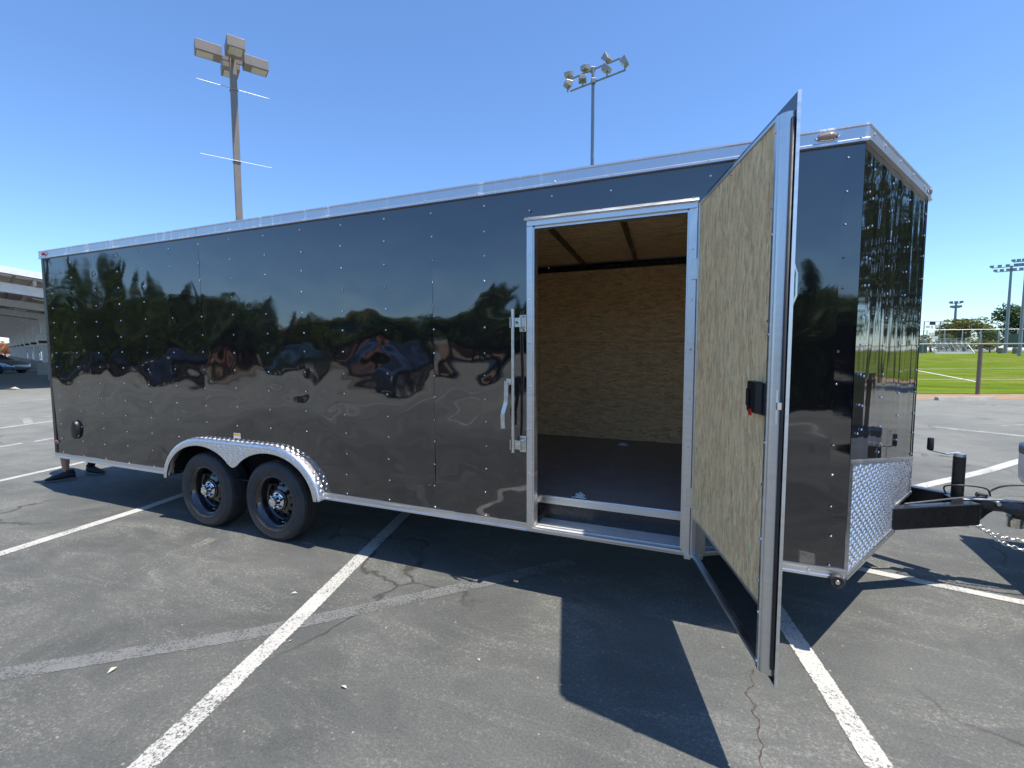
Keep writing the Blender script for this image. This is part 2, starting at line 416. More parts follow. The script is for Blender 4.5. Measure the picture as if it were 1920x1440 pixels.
strip('painted_line', [(-39.5,12.2),(-38.1,15.6),(-37.5,17)], .25, M['line'])
strip('painted_line', [(-28,8.5),(-27.0,12.5)], .10, M['lineworn'])
strip('painted_line', [(3.1,-2.25),(3.56,-1.785),(4.44,-1.045),(5.33,-.09),(5.9,.55)], .125, M['lineold'], .0025)
strip('painted_line', [(2.92,-2.0),(3.0,-.9),(2.9,-.2)], .12, M['lineghost'], .0025)
strip('painted_line', [(9.05,3.93),(9.22,4.08),(10.33,5.31),(10.95,6.08),(11.3,6.5)], .13, M['line'])
strip('painted_line', [(7.70,1.29),(7.88,1.245),(8.22,1.175),(8.75,1.08),(9.6,.93)], .085, M['line'])
strip('painted_line', [(12.6,10.2),(14.0,11.2),(17,13.0)], .12, M['lineworn'])
strip('painted_line', [(11.2,9.5),(12.6,8.6)], .2, M['lineworn'], .0045)
for k in range(13):  # unseen stall lines, added for pale squiggles in the mirrored ground
    strip('painted_line', [(-26+k*2.9,-7.0),(-27.3+k*2.9,-12.2)], .12, M['line'])
for k in range(5):
    strip('painted_line', [(-4+k*2.9,-14.5),(-5.4+k*2.9,-19.5)], .11, M['lineworn'])
    strip('painted_line', [(-21+k*2.9,-13.5),(-22.4+k*2.9,-18.5)], .11, M['lineworn'])
# crack running from under the open door to the camera
cp = [(7.085,-.28),(7.06,-.36),(7.075,-.41),(7.035,-.47),(7.03,-.50),(7.065,-.56),(7.05,-.60),(7.075,-.66),(7.06,-.72),(7.075,-.79),(7.055,-.86),(7.06,-.95),(7.04,-1.1),(7.06,-1.3)]
cp2 = []
for a, b in zip(cp, cp[1:]):
    for i in range(4):
        t = i/4; cp2.append((a[0]+(b[0]-a[0])*t+rnd.uniform(-.006,.006), a[1]+(b[1]-a[1])*t))
m = MB(); vs = []
for i, p in enumerate(cp2):
    wd = .0012+.0075*max(0, noise.noise((i*.37,0,0))+.18)
    vs += [(p[0]-wd, p[1], .0018), (p[0]+wd, p[1], .0018)]
m.add(vs, [(2*i, 2*i+1, 2*i+3, 2*i+2) for i in range(len(cp2)-1)])
m.build('crack', simple('rust_brown_crack', (.060,.042,.034), .95, var=.6, scale=60), asphalt)

FD = Vector((.922, .386, 0)); FN = Vector((-.386, .922, 0)); FO = Vector((15.743, 18.878, 0))   # fence line
def FP(a, b, z=0): p = FO+FD*a+FN*b; return (p.x, p.y, z)
m = MB(); m.add([FP(-18,-1.5,.004),FP(90,-2.4,.004),FP(90,1.0,.004),FP(-18,1.0,.004)], [(0,1,2,3)])
m.build('dirt_strip', M['dirt'], kind='structure')
m = MB()                                                        # grass rises gently at the back
def fz(b): return .012+.75*max(0, min(1, (b-38)/34))**2*(3-2*max(0, min(1, (b-38)/34)))
m.grid(lambda u, v: FP(-18+230*u, .25+150*v**1.4, fz(.25+150*v**1.4)), 20, 40)
m.build('grass_field', M['grass'], kind='structure', smooth=True)
def fline(a, b, wd):
    a = Vector(a); b = Vector(b)
    vs = []; d = (b-a).normalized(); sd = Vector((-d.y, d.x, 0))*wd/2; n = 14
    m = MB()
    for i in range(n+1):
        p = a+(b-a)*i/n
        for s in (-1, 1):
            q = p+sd*s; bb = (q-FO).dot(FN); m.v.append((q.x, q.y, fz(bb)+.006))
    m.f = [(2*i, 2*i+1, 2*i+3, 2*i+2) for i in range(n)]
    return m
fl = bpy.data.objects['grass_field']
fline((22.6,49.4,0),(18.97,26.8,0),.14).build('field_line', M['white'], fl)
fline(FP(-17,8.6),FP(60,7.4),.12).build('field_line', M['white'], fl)
fline(FP(-17,24),FP(60,20),.12).build('field_line', M['white'], fl)
# kerb blocks at the edge of the lot
cb = MB(); cb.prism([(-.09,0),(-.06,.10),(.06,.10),(.09,0)], lambda a, z: (-.9,a,z), lambda a, z: (.9,a,z))
cbm = cb.mesh('wheel_stop', M['concrete'])
for i, (a, b, lab) in enumerate([(-2.2,-1.75,'pale concrete wheel stop beside the nose of the trailer'),(1.75,-2.15,'pale concrete wheel stop right of the fence post, cut by the picture edge'),(4.4,-2.2,'concrete wheel stop beyond the tow vehicle, next to the dirt strip')]):
    o = bpy.data.objects.new('wheel_stop', cbm); COL.objects.link(o); o.location = FP(a, b); o.rotation_euler = (0,0,math.atan2(FD.y, FD.x))
    tag(o, lab, 'wheel stop', 'concrete wheel stops along the dirt strip')

# ================================================================== TRAILER
LEN, WID, ZT, ZB = 7.51, 2.59, 2.727, .4255
NX, NYM = 8.19, 1.295                                           # nose apex
S = .4064; X0 = .5528; ZS = 2.578
trailer = thing('enclosed_trailer', 'long black glossy enclosed cargo trailer with its side door standing open', 'trailer')
cols = [X0+S*i for i in range(-1, 13)]+[X0+S*13+.06, X0+S*14+.02, X0+S*15.4, 7.44]
rows = [ZS-.1605*i for i in range(14)]
DX0, DX1, DZ1 = 5.735, 6.752, 2.462
WX = (2.558, 3.429); WZ = .338
def arch(x):
    k = 16.; z = []
    for c in WX:
        d = (x-c)/.485; z.append(.40+.365*math.sqrt(1-d*d) if abs(d) < 1 else .2)
    return math.log(sum(math.exp(k*q) for q in z))/k
def outer(x):
    if x < WX[0]: d = (WX[0]-x)/.54
    elif x > WX[1]: d = (x-WX[1])/.54
    else: d = 0
    return .40+.422*math.sqrt(max(0, 1-d*d))
def waves(x, z, seed=0.):
    n = noise.noise
    qx = x+.22*n((x*1.3, z*1.7, 31+seed)); qz = z+.16*n((x*1.6, z*1.9, 57+seed))
    wv = .0010*n((qx*.85+seed, qz*1.25, seed)) + .0014*n((qx*1.9, qz*2.5+seed, 7.3+seed)) + .00056*n((qx*4.0+seed, qz*5.2, 2.1)) + .00011*n((qx*8.5+seed, qz*10.5, 4.1))
    low = max(0, min(1, (2.25-z)/1.1))
    wv *= (1.3+3.9*low)
    q = (x-X0)/S; wv += .00030*math.cos(2*math.pi*q)*(.4+.6*low)
    return wv
dimp = [(cx, rz) for cx in cols for rz in rows]
def dimple(x, z):
    s = 0; i = round((x-X0)/S)
    cx = X0+S*i
    j = round((ZS-z)/.1605); rz = ZS-.1605*j
    d2 = ((x-cx)**2+(z-rz)**2)/.035**2
    if d2 < 6: s += .00042*math.exp(-d2)*(.5+.9*abs(noise.noise((i*3.1, j*1.7, .5))))
    return s
def panel(x0, x1, z0, z1, seed, keep=None, name='side_panel'):
    nu = int((x1-x0)/.02); nv = int((z1-z0)/.02)
    def fn(u, v):
        x = x0+(x1-x0)*u; z = z0+(z1-z0)*v
        return (x, -.001*(seed % 2)-waves(x, z, seed)+dimple(x, z), z)
    kf = (lambda u, v: keep(x0+(x1-x0)*u, z0+(z1-z0)*v)) if keep else None
    return MB().grid(fn, nu, nv, kf).build(name, M['skin'], trailer, smooth=True, fix=False)
infend = lambda x, z: not (2.045 < x < 3.93 and z < (arch(x)+outer(x))/2-.005) if True else True
panel(0, 2.585, ZB+.02, 2.66, 1., infend)
panel(2.585, 5.023, ZB+.02, 2.66, 4., infend)
panel(5.023, DX0+.01, ZB+.02, 2.66, 7.)
panel(DX0+.01, DX1-.01, DZ1-.02, 2.66, 7.)
panel(DX1-.01, 7.425, ZB+.02, 2.66, 7.)
panel(7.425, LEN, ZB+.02, 2.66, 10.)
# nose panels
VA = Vector((LEN, 0, 0)); VB = Vector((NX, NYM, 0)); VD = VB-VA; VL = VD.length; VU = VD/VL; VN = Vector((VU.y, -VU.x, 0))
def VP(t, z, off=0): p = VA+VD*t+VN*off; return (p.x, p.y, z)
def nose(t0, t1, z0, z1, seed, off, strong):
    def fn(u, v):
        t = t0+(t1-t0)*u; z = z0+(z1-z0)*v; x = t*VL
        wv = .0011*noise.noise((x*5.5+seed, z*.9, seed))+.0006*noise.noise((x*11+seed, z*2.3, 4))+.0007*noise.noise((x*2+seed, z*2.6, 9))
        return VP(t, z, off+wv*strong)
    return MB().grid(fn, max(4, int((t1-t0)*VL/.015)), int((z1-z0)/.02)).build('nose_panel', M['skin'], trailer, smooth=True, fix=False)
nose(0, .085, .80, 2.66, 3., .0015, .6); nose(.085, .95, .80, 2.66, 12., 0, 1.7); nose(.95, 1.0, .80, 2.66, 20., .002, .8)
m = MB()                                                        # far nose wall, far side, rear wall
m.add([(NX,NYM,ZB+.02),(LEN,WID,ZB+.02),(LEN,WID,2.66),(NX,NYM,2.66)], [(0,1,2,3)]); m.build('nose_panel', M['skin'], trailer)
for a, b in ((0,2.585),(2.589,5.023),(5.027,LEN)):
    MB().add([(a,WID,ZB+.02),(b,WID,ZB+.02),(b,WID,2.66),(a,WID,2.66)], [(0,1,2,3)]).build('side_panel', M['skin'], trailer)
for a, b in ((.03,1.29),):
    MB().box(-.03, .0, a, b, .5, 2.62).build('rear_door', M['skin'], trailer, bevel=.004)
MB().box(.02, 1.28, WID+.03, WID+.06, .5, 2.62).build('rear_door', M['skin'], trailer, bevel=.004)
MB().box(-.02, .03, -.006, .028, .43, 2.65).build('rear_corner_post', M['blackpaint'], trailer, bevel=.004)
MB().box(-.02, .03, WID-.028, WID+.006, .43, 2.65).build('rear_corner_post', M['blackpaint'], trailer, bevel=.004)
# roof and trims
MB().prism([(0,.0),(LEN,.0),(NX,NYM),(LEN,WID),(0,WID)], lambda x, y: (x, y, 2.66), lambda x, y: (x, y, 2.715)).build('roof', M['white'], trailer)
def trim(pts, z0, z1, out, name, mat, lip=.006):
    """extruded edge profile following a polyline (outward = right of travel)"""
    prof = [(0, z0-.002), (out+lip, z0-.002), (out+lip, z0+.010), (out, z0+.016), (out, z1-.016), (out+lip*.7, z1-.010), (out+lip*.4, z1), (-.03, z1)]
    m = MB(); pts = [Vector(p) for p in pts]; nn = []
    for i, p in enumerate(pts):
        ns = []
        if i: d = (pts[i]-pts[i-1]).normalized(); ns.append(Vector((d.y, -d.x, 0)))
        if i < len(pts)-1: d = (pts[i+1]-pts[i]).normalized(); ns.append(Vector((d.y, -d.x, 0)))
        q = sum(ns, Vector())/len(ns); q = q/q.length_squared; nn.append(q)
    for p, q in zip(pts, nn):
        for o, z in prof: m.v.append((p.x+q.x*o, p.y+q.y*o, z))
    k = len(prof)
    for i in range(len(pts)-1):
        for j in range(k): m.f.append((i*k+j, (i+1)*k+j, (i+1)*k+(j+1) % k, i*k+(j+1) % k))
    m.f.append(tuple(range(k))); m.f.append(tuple((len(pts)-1)*k+j for j in range(k)))
    return m.build(name, mat, trailer)
def wav(a, b, n, amp):
    return [(a+(b-a)*i/n, amp*noise.noise((i*.9, 1.3, 0)), 0) for i in range(n+1)]
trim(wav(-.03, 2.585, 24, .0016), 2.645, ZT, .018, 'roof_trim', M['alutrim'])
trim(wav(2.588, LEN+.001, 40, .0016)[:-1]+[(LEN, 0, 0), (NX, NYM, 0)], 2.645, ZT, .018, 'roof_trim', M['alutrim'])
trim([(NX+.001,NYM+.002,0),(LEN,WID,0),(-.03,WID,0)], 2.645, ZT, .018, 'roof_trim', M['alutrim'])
for a, b in ((-.02,2.02),(3.955,DX0-.002),(DX1+.004,LEN)):
    trim([(a,0,0),(b,0,0)], ZB, .478, .008, 'bottom_rail', M['alubottom'], .004)
trim([(LEN+.002,0,0),(LEN+VD.x*.69,VD.y*.69,0)], ZB, .462, .008, 'bottom_rail', M['alubottom'], .004)
trim([(LEN,WID,0),(0,WID,0)], ZB, .478, .008, 'bottom_rail', M['alubottom'], .004)
for a, b, y in ((.02,DX0-.052,.03),(DX0-.052,DX1+.052,.217),(DX1+.052,LEN-.02,.03)): MB().box(a, b, y, WID-.03, .462, .47).build('underbody', M['blackdull'], trailer)
for y in (.42, 2.10): MB().box(.05, 7.6, y, y+.06, .36, .461).build('frame_rail', M['blackpaint'], trailer)
for x in WX: MB().tube([(x,.20,WZ),(x,2.39,WZ)], .035, 12).build('axle', M['blackdull'], trailer, smooth=40)
# screws: far too small to pick apart singly
m = MB()
def screw(p, nrm, r=.0056):
    n = Vector(nrm).normalized(); a = n.orthogonal().normalized(); b = n.cross(a); p = Vector(p); q = 8
    vs = []
    for rr, h in ((1.25, .0005), (1.1, .0030), (.62, .0055)):
        for k in range(q):
            t = 2*math.pi*k/q; vs.append(p+(a*math.cos(t)+b*math.sin(t))*r*rr+n*h)
    fs = [(i*q+k, i*q+(k+1) % q, (i+1)*q+(k+1) % q, (i+1)*q+k) for i in range(2) for k in range(q)]+[tuple(2*q+k for k in range(q))]
    m.add(vs, fs)
for ci, cx in enumerate(cols):
    for z in rows:
        if DX0-.03 < cx < DX1+.03 and z < DZ1+.05: continue
        if 2.03 < cx < 3.94 and z < outer(cx)+.06: continue
        if rnd.random() < .02: continue
        screw((cx+rnd.uniform(-.006,.006), -.002, z+rnd.uniform(-.008,.008)), (rnd.uniform(-.12,.12), -1, rnd.uniform(-.12,.12)))
    for z in (2.662,): screw((cx+rnd.uniform(-.05,.05), -.024, z), (0,-1,0), .006)
for k in range(12):
    z = 2.56-.152*k
    for t in (.06, .105, .36, .64, .955):
        if z < 1.07-.2*t: continue
        screw(VP(t+rnd.uniform(-.004,.004), z+rnd.uniform(-.015,.015), .004), VN)
for t in (.04,.18,.40,.62,.84): screw(VP(t, 2.69, .02), VN, .010)
for x in [.25+.45*i for i in range(4)]+[4.1+.41*i for i in range(4)]+[6.85,7.1,7.35]: screw((x,-.0085,.455), (0,-1,0), .005)
for t in (.03,.2,.37,.54,.66): screw(VP(t,.446,.0085), VN, .005)
for z in [.55+.28*i for i in range(8)]: screw((DX0+.02,-.0165,z), (0,-1,0), .005); screw((DX1-.022,-.0165,z-.04), (0,-1,0), .005)
for x in (5.78,6.2,6.6,6.72): screw((x,-.0165,2.446), (0,-1,0), .004)
m.build('screw_heads', M['chrome'], trailer, smooth=35, kind='stuff')

# ---- fender flare of tread plate
def lug(m, p, u, v, n, L=.0150, W=.0050, H=.0032):
    p = Vector(p); m.add([p-u*L, p-u*L*.4-v*W, p+u*L*.4-v*W, p+u*L, p+u*L*.4+v*W, p-u*L*.4+v*W, p-u*L*.45+n*H, p+u*L*.45+n*H],
        [(0,1,6),(1,2,7,6),(2,3,7),(3,4,7),(4,5,6,7),(5,0,6)])
YF = -.072
xs = sorted(set([2.0185+.0005*i*i for i in range(22)]+[2.26+.012*i for i in range(122)]+[3.9685-.0005*i*i for i in range(22)]))
xs = [x for x in xs if 2.0185 <= x <= 3.9685]
def zin(x):
    return max(.415, arch(x)) if 2.073 < x < 3.914 else .415
m = MB(); lg = MB()
for x in xs:
    zo = max(.418, outer(x)); zi = min(zin(x), zo-.002)
    # outward normal of outer curve
    e = .002; dz = (outer(min(x+e,3.968))-outer(max(x-e,2.019)))/(2*e); nrm = Vector((-dz,0,1)).normalized()
    P = Vector((x,0,zo))
    for off, y in ((.010, -.001), (.010, -.045), (.006, -.060), (-.004, -.070), (-.016, YF)):
        q = P+nrm*off; m.v.append((q.x, y, max(.415, q.z)))
    m.v.append((x, YF, zi)); m.v.append((x, YF+.012, zi+.002)); m.v.append((x, YF+.014, min(zo, zi+.006)))
k = 8
for i in range(len(xs)-1):
    for j in range(k-1): m.f.append((i*k+j, (i+1)*k+j, (i+1)*k+j+1, i*k+j+1))
fend = m.build('fender_flare', M['atp'], trailer, smooth=50)
row = 0; z = .43
while z < .82:                                                   # lugs on the skirt and rim
    x = 2.03+(row % 2)*.017; c = 0
    while x < 3.96:
        if zin(x)+.008 < z < outer(x)-.022 and (2.075 < x < 3.91):
            a = R(45 if (c+row) % 2 else -45); u = Vector((math.cos(a),0,math.sin(a))); lug(lg, (x,YF,z), u, Vector((-u.z,0,u.x)), Vector((0,-1,0)))
        x += .034; c += 1
    z += .0235; row += 1
arc = 0; prev = None; i = 0
x = 2.022
while x < 3.966:                                                 # lugs on the rolled outer band
    e = .001; dz = (outer(min(x+e,3.968))-outer(max(x-e,2.019)))/(2*e); t = Vector((1,0,dz)).normalized(); nrm = Vector((-t.z,0,t.x))
    for j, y in enumerate((-.014,-.036)):
        p = Vector((x,y,max(.42,outer(x))))+nrm*.010; a = R(45 if (i+j) % 2 else -45)
        u = t*math.cos(a)+Vector((0,1,0))*math.sin(a); lug(lg, p, u, nrm.cross(u), nrm)
    x += max(.0012, .030*t.x); i += 1
lg.build('tread_lugs', M['atp'], fend, kind='stuff')
# wheel well
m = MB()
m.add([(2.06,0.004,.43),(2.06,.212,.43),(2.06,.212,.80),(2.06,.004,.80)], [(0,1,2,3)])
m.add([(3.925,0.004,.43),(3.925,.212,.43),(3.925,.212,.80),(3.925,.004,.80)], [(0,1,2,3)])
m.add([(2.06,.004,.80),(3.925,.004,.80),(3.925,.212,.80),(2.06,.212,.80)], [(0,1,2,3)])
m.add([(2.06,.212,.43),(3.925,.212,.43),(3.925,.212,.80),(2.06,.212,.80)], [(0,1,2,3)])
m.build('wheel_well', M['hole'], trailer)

# ---- wheels
def make_wheel(x):
    cx, yc, cz = x, .070, WZ
    RT = .345
    # rim is the wheel's main mesh
    rp = [(.222,-.088),(.224,-.098),(.217,-.101),(.207,-.094),(.200,-.080),(.190,-.066),(.186,-.040),(.184,-.012),(.176,-.004)]
    m = MB(); m.lathe(rp, (cx,yc,cz), 'y', 64)
    # disc with oval ventilation holes
    ns = 12; r0, r1, rh = .092, .176, .137
    for k in range(ns):
        t0 = 2*math.pi*k/ns; dt = 2*math.pi/ns; q = 16; ring = []; bd = []; deep = []
        for j in range(q):
            a = 2*math.pi*j/q
            hr = rh+.0205*math.cos(a); ht = t0+dt/2+.0165*math.sin(a)/rh
            ring.append((hr, ht))
            ca, sa = math.cos(a), math.sin(a); mx = max(abs(ca), abs(sa)); u, v = ca/mx, sa/mx
            bd.append(((r0+r1)/2+(r1-r0)/2*u, t0+dt/2+dt/2*v))
        def y_(r): return -.004-.034*max(0, min(1, (r1-r)/(r1-r0)))**.8
        def pt(r, t, dy=0): return (cx+r*math.cos(t), yc+y_(r)+dy, cz+r*math.sin(t))
        vs = [pt(*p) for p in bd]+[pt(*p) for p in ring]+[pt(r, t, .02) for r, t in ring]
        m.add(vs, [(j, (j+1) % q, q+(j+1) % q, q+j) for j in range(q)]+[(q+j, q+(j+1) % q, 2*q+(j+1) % q, 2*q+j) for j in range(q)])
    m.lathe([(.092,-.038),(.088,-.050),(.060,-.052)], (cx,yc,cz), 'y', 48)
    wheel = m.build('wheel', M['rim'], trailer, smooth=40)
    MB().lathe([(.0,.03),(.19,.03),(.19,.05),(0,.05)], (cx,yc,cz), 'y', 32).build('brake_drum', M['hole'], wheel)
    tp = [(.214,-.082),(.222,-.100),(.236,-.108),(.250,-.110),(.252,-.1115),(.256,-.1115),(.258,-.110),(.280,-.113),(.300,-.112),(.302,-.1135),(.306,-.1125),(.308,-.1105),(.322,-.106),(.333,-.097),(.3385,-.088)]
    rr = RT
    tread = []
    for y in (-.080,-.056): tread.append((rr-.002, y))
    for gx in (-.050,-.018,.018,.050):
        tread += [(rr, gx-.005), (rr-.009, gx-.004), (rr-.009, gx+.004), (rr, gx+.005)]
    tread += [(rr-.002,.080)]
    back = [(r, -h) for r, h in reversed(tp)]
    t = MB().lathe(tp+tread+back, (cx,yc,cz), 'y', 96).build('tyre', M['rubber'], wheel, smooth=32)
    tb = MB()                                                     # shoulder blocks cut by sipes
    for k in range(72):
        a = 2*math.pi*k/72; ca, sa = math.cos(a), math.sin(a)
        for y0, y1, off in ((-.088,-.058,0),(.058,.088,.5),(-.042,-.026,.3),(.026,.042,.7),(-.009,.009,.1)):
            a2 = a+off*2*math.pi/72; w2 = 2*math.pi/72*.40
            vs = []
            for r in (rr-.004, rr+.0025):
                for tt, yy in ((a2-w2,y0),(a2+w2,y0),(a2+w2,y1),(a2-w2,y1)):
                    rq = r-(.004 if (abs(yy) > .08) else 0); vs.append((cx+rq*math.cos(tt), yc+yy, cz+rq*math.sin(tt)))
            tb.hexa(vs)
    tb.build('tread_blocks', M['rubber'], wheel, kind='stuff')
    hc = [(.070,-.045),(.074,-.050),(.072,-.062),(.058,-.070),(.044,-.072),(.042,-.078),(.040,-.108),(.037,-.117),(.030,-.120),(.0,-.122)]
    MB().lathe(hc, (cx,yc,cz), 'y', 48).build('hub_cap', M['chrome'], wheel, smooth=40)
    nm = MB().lathe([(.0125,.0),(.0125,-.020),(.0095,-.028),(.004,-.031),(0,-.031)], (0,0,0), 'y', 12).mesh('lug_nut', M['chrome'], 40)
    for k in range(6):
        a = 2*math.pi*k/6+.3; inst('lug_nut', nm, wheel, (cx+.0575*math.cos(a), yc-.066, cz+.0575*math.sin(a)))
    MB().tube([(cx+.205*math.cos(-1.0), yc-.075, cz+.205*math.sin(-1.0)),(cx+.185*math.cos(-1.0), yc-.105, cz+.185*math.sin(-1.0))], .004, 8).build('valve_stem', M['zinc'], wheel)
    return wheel
for x in WX: make_wheel(x)
# far side wheels
for x in WX:
    wh = MB().lathe([(0,.06),(.20,.06),(.216,.09)], (x,2.52,WZ), 'y', 24).build('wheel', M['rim'], trailer)
    MB().lathe([(.21,.07),(.25,.10),(.31,.10),(.345,.07),(.345,-.08),(.30,-.11),(.21,-.1)], (x,2.50,WZ), 'y', 40).build('tyre', M['rubber'], wh, smooth=40)

# ---- doorway
def jamb(x0, x1, z0, z1, name='door_jamb'):
    return MB().box(x0, x1, -.016, .035, z0, z1).build(name, M['alu'], trailer, bevel=.003)
jamb(DX0, DX0+.042, .432, 2.412); jamb(DX1-.046, DX1, .432, 2.412)
MB().box(DX0+.0425, DX0+.05, -.008, .06, .46, 2.405).build('door_stop', M['alu'], trailer)
MB().box(DX1-.054, DX1-.0465, -.008, .06, .46, 2.405).build('door_stop', M['alu'], trailer)
MB().box(DX0, DX1, -.016, .035, 2.4125, 2.452).build('door_header', M['alu'], trailer, bevel=.003)
MB().box(DX0+.0505, DX1-.0545, .0, .06, 2.398, 2.412).build('door_stop', M['alu'], trailer)
MB().prism([(-.001,2.453),(-.030,2.446),(-.034,2.449),(-.030,2.456),(-.004,2.476),(-.001,2.476)], lambda y, z: (DX0-.012,y,z), lambda y, z: (DX1+.004,y,z)).build('drip_cap', M['alu'], trailer)
SZ = .452
MB().box(DX0+.001, DX1-.001, -.014, .001, ZB, .4315).build('door_sill', M['alubottom'], trailer)
MB().box(DX0+.0425, DX1-.0465, -.0155, .012, .4318, .452).build('door_sill', M['alubottom'], trailer, bevel=.004)
m = MB(); m.box(DX0+.0435, DX1-.0475, .0125, .205, .440, .4488)
m.build('step_plate', M['stepalu'], trailer)
MB().box(DX0+.0435, DX1-.0475, .0405, .0550, .4489, .4535).build('step_ridge', M['alubottom'], trailer, bevel=.002)
MB().box(DX0-.05, DX1+.05, .2055, .216, .44, .556).build('step_riser', M['blackpaint'], trailer)
MB().box(DX0-.05, DX1+.05, .1995, .2055, .556, .601).build('step_nosing', M['alu'], trailer, bevel=.002)
MB().tube([(DX0-.03,.206,.606),(DX1+.03,.206,.606)], .0085, 12).build('step_nosing_roll', M['alu'], trailer, smooth=40)
for x in (DX0+.0, DX1-.004):
    MB().box(x-.004, x+.008, .036, .199, .449, .556).build('step_side', M['blackpaint'], trailer)
    MB().box(x-.004, x+.010, .036, .199, .5565, .601).build('step_side_trim', M['alu'], trailer)
# ---- interior
MB().prism([(.05,.217),(7.45,.217),(8.08,NYM),(7.45,WID-.06),(.05,WID-.06)], lambda x, y: (x,y,.565), lambda x, y: (x,y,.600)).build('floor_board', M['floorgrey'], trailer)
for a, b in ((.05,2.03),(3.96, DX0-.051),(DX1+.051,7.45)): MB().box(a, b, .05, .2165, .565, .600).build('floor_board', M['floorgrey'], trailer)
for x in (.06, 2.50, 4.94):
    x1 = min(x+2.435, 7.46)
    MB().box(x, x1, 2.515, 2.527, .602, 1.712).build('wall_board', M['osbh'], trailer)
    MB().box(x, x1, 2.515, 2.527, 1.7155, 2.535).build('wall_board', M['osbh'], trailer)
for a, b, z0 in ((.06,2.0,.602),(3.98,DX0-.052,.602),(2.0,3.98,.86)): MB().box(a, b, .045, .057, z0, 2.535).build('wall_board', M['osbh'], trailer)
MB().box(DX0-.052, DX1+.052, .061, .072, 2.42, 2.535).build('wall_board', M['osbh'], trailer)
MB().box(DX1+.052, 7.46, .045, .057, .602, 2.535).build('wall_board', M['osbh'], trailer)
MB().box(.052, .062, .06, 1.29, .602, 2.535).build('wall_board', M['osbh'], trailer)
for a, b in (((7.462,.06),(8.07,NYM-.005)),((8.07,NYM+.005),(7.462,2.51))):
    MB().add([(a[0],a[1],.602),(b[0],b[1],.602),(b[0],b[1],2.56),(a[0],a[1],2.56)], [(0,1,2,3)]).build('wall_board', M['osbh'], trailer)
for y0, y1 in ((.04,1.215),(1.222,2.40)):
    for a, b in ((.05,2.49),(2.495,4.93),(4.935,7.46)):
        MB().box(a, b, y0, y1, 2.608, 2.617).build('ceiling_board', M['osbh'], trailer)
MB().box(.05, 7.46, 2.403, 2.53, 2.600, 2.608).build('ceiling_edge_sheet', M['galv'], trailer)
MB().box(.05, 7.46, 2.49, 2.5275, 2.537, 2.585).build('top_rail', M['blackpaint'], trailer)
MB().box(.05, 7.46, .03, .06, 2.537, 2.60).build('top_rail', M['blackpaint'], trailer)
bm_ = MB().bar((.102,.062,2.593), (-.098,2.489,2.593), .038, .029).mesh('roof_bow', M['blackpaint'])
for x in (3.88,4.45,5.02,5.594,6.165,6.737,7.3): inst('roof_bow', bm_, trailer, (x,0,0))
m = MB()
for x in [4.5+.4064*i for i in range(7)]:
    for z in (.68,1.02,1.36,1.68,1.76,2.1,2.48):
        q = MB(); p = Vector((x+rnd.uniform(-.01,.01), 2.5145, z+rnd.uniform(-.02,.02)))
        m.lathe([(0,-.002),(.006,-.001),(.007,.0005)], p, 'y', 8)
m.build('board_screws', M['white'], trailer, kind='stuff')
def dring(x, y):
    z = .6005
    b = MB().box(x-.055, x+.055, y-.045, y+.045, z, z+.008).build('floor_tie_down', M['zinc'], trailer, bevel=.004)
    MB().tube([(x-.032,y-.012,z+.014)]+[(x+.032*math.cos(t), y+.03*math.sin(t), z+.016) for t in [math.pi*i/10 for i in range(10,-1,-1)]]+[(x+.032,y-.012,z+.014)], .0055, 8).build('ring', M['chrome'], b, smooth=True)
    MB().box(x-.028, x+.028, y-.020, y-.004, z+.008, z+.024).build('strap', M['zinc'], b, bevel=.003)
dring(6.02, .30); dring(6.00, 2.22)

# ---- lock bar on the wall left of the doorway
bx, by = 5.665, -.078
lb = MB().tube([(bx,by,.962),(bx,by,1.890)], .0105, 12).build('lock_bar', M['zinc'], trailer, smooth=40)
for z in (1.775, .985):
    MB().box(bx+.013, bx+.050, by-.004, by+.003, z, z+.058).build('bar_clamp', M['zinc'], lb, bevel=.002)
    MB().box(bx-.016, bx-.011, by-.016, by+.016, z-.004, z+.062).build('bar_clamp', M['zinc'], lb, bevel=.001)
    MB().tube([(bx+.031,by-.009,z+.029),(bx+.031,by-.003,z+.029)], .009, 10).build('bolt', M['chrome'], lb)
    MB().tube([(bx+.050,by,z-.002),(bx+.050,by,z+.060)], .008, 8).build('hinge_pin', M['zinc'], lb)
    MB().box(bx+.0385, bx+.0625, by+.005, -.016, z+.004, z+.054).build('standoff', M['zinc'], lb)
    MB().box(bx+.024, bx+.0690, -.022, -.0155, z-.028, z+.080).build('mount_plate', M['zinc'], lb, bevel=.002)
    for dz in (-.018, .068): MB().tube([(bx+.055,-.028,z+dz),(bx+.055,-.0225,z+dz)], .007, 8).build('bolt', M['chrome'], lb)
hp = [(bx-.040,by-.012,1.430),(bx-.044,by-.014,1.290),(bx-.062,by-.026,1.215),(bx-.060,by-.026,1.120)]
m = MB()
for a, b in zip(hp, hp[1:]): m.bar(a, b, .028, .006, (0,1,0))
hd = m.build('lever_handle', M['zinc'], lb, bevel=.001)
MB().box(bx-.046, bx-.009, by-.006, by+.004, 1.405, 1.445).build('lever_hub', M['zinc'], lb, bevel=.003)
MB().tube([(bx-.026,by-.011,1.425),(bx-.026,by-.005,1.425)], .008, 10).build('bolt', M['chrome'], lb)
MB().box(bx-.040, bx-.035, -.03, -.004, 1.20, 1.25).build('lever_keeper', M['blackpaint'], lb)

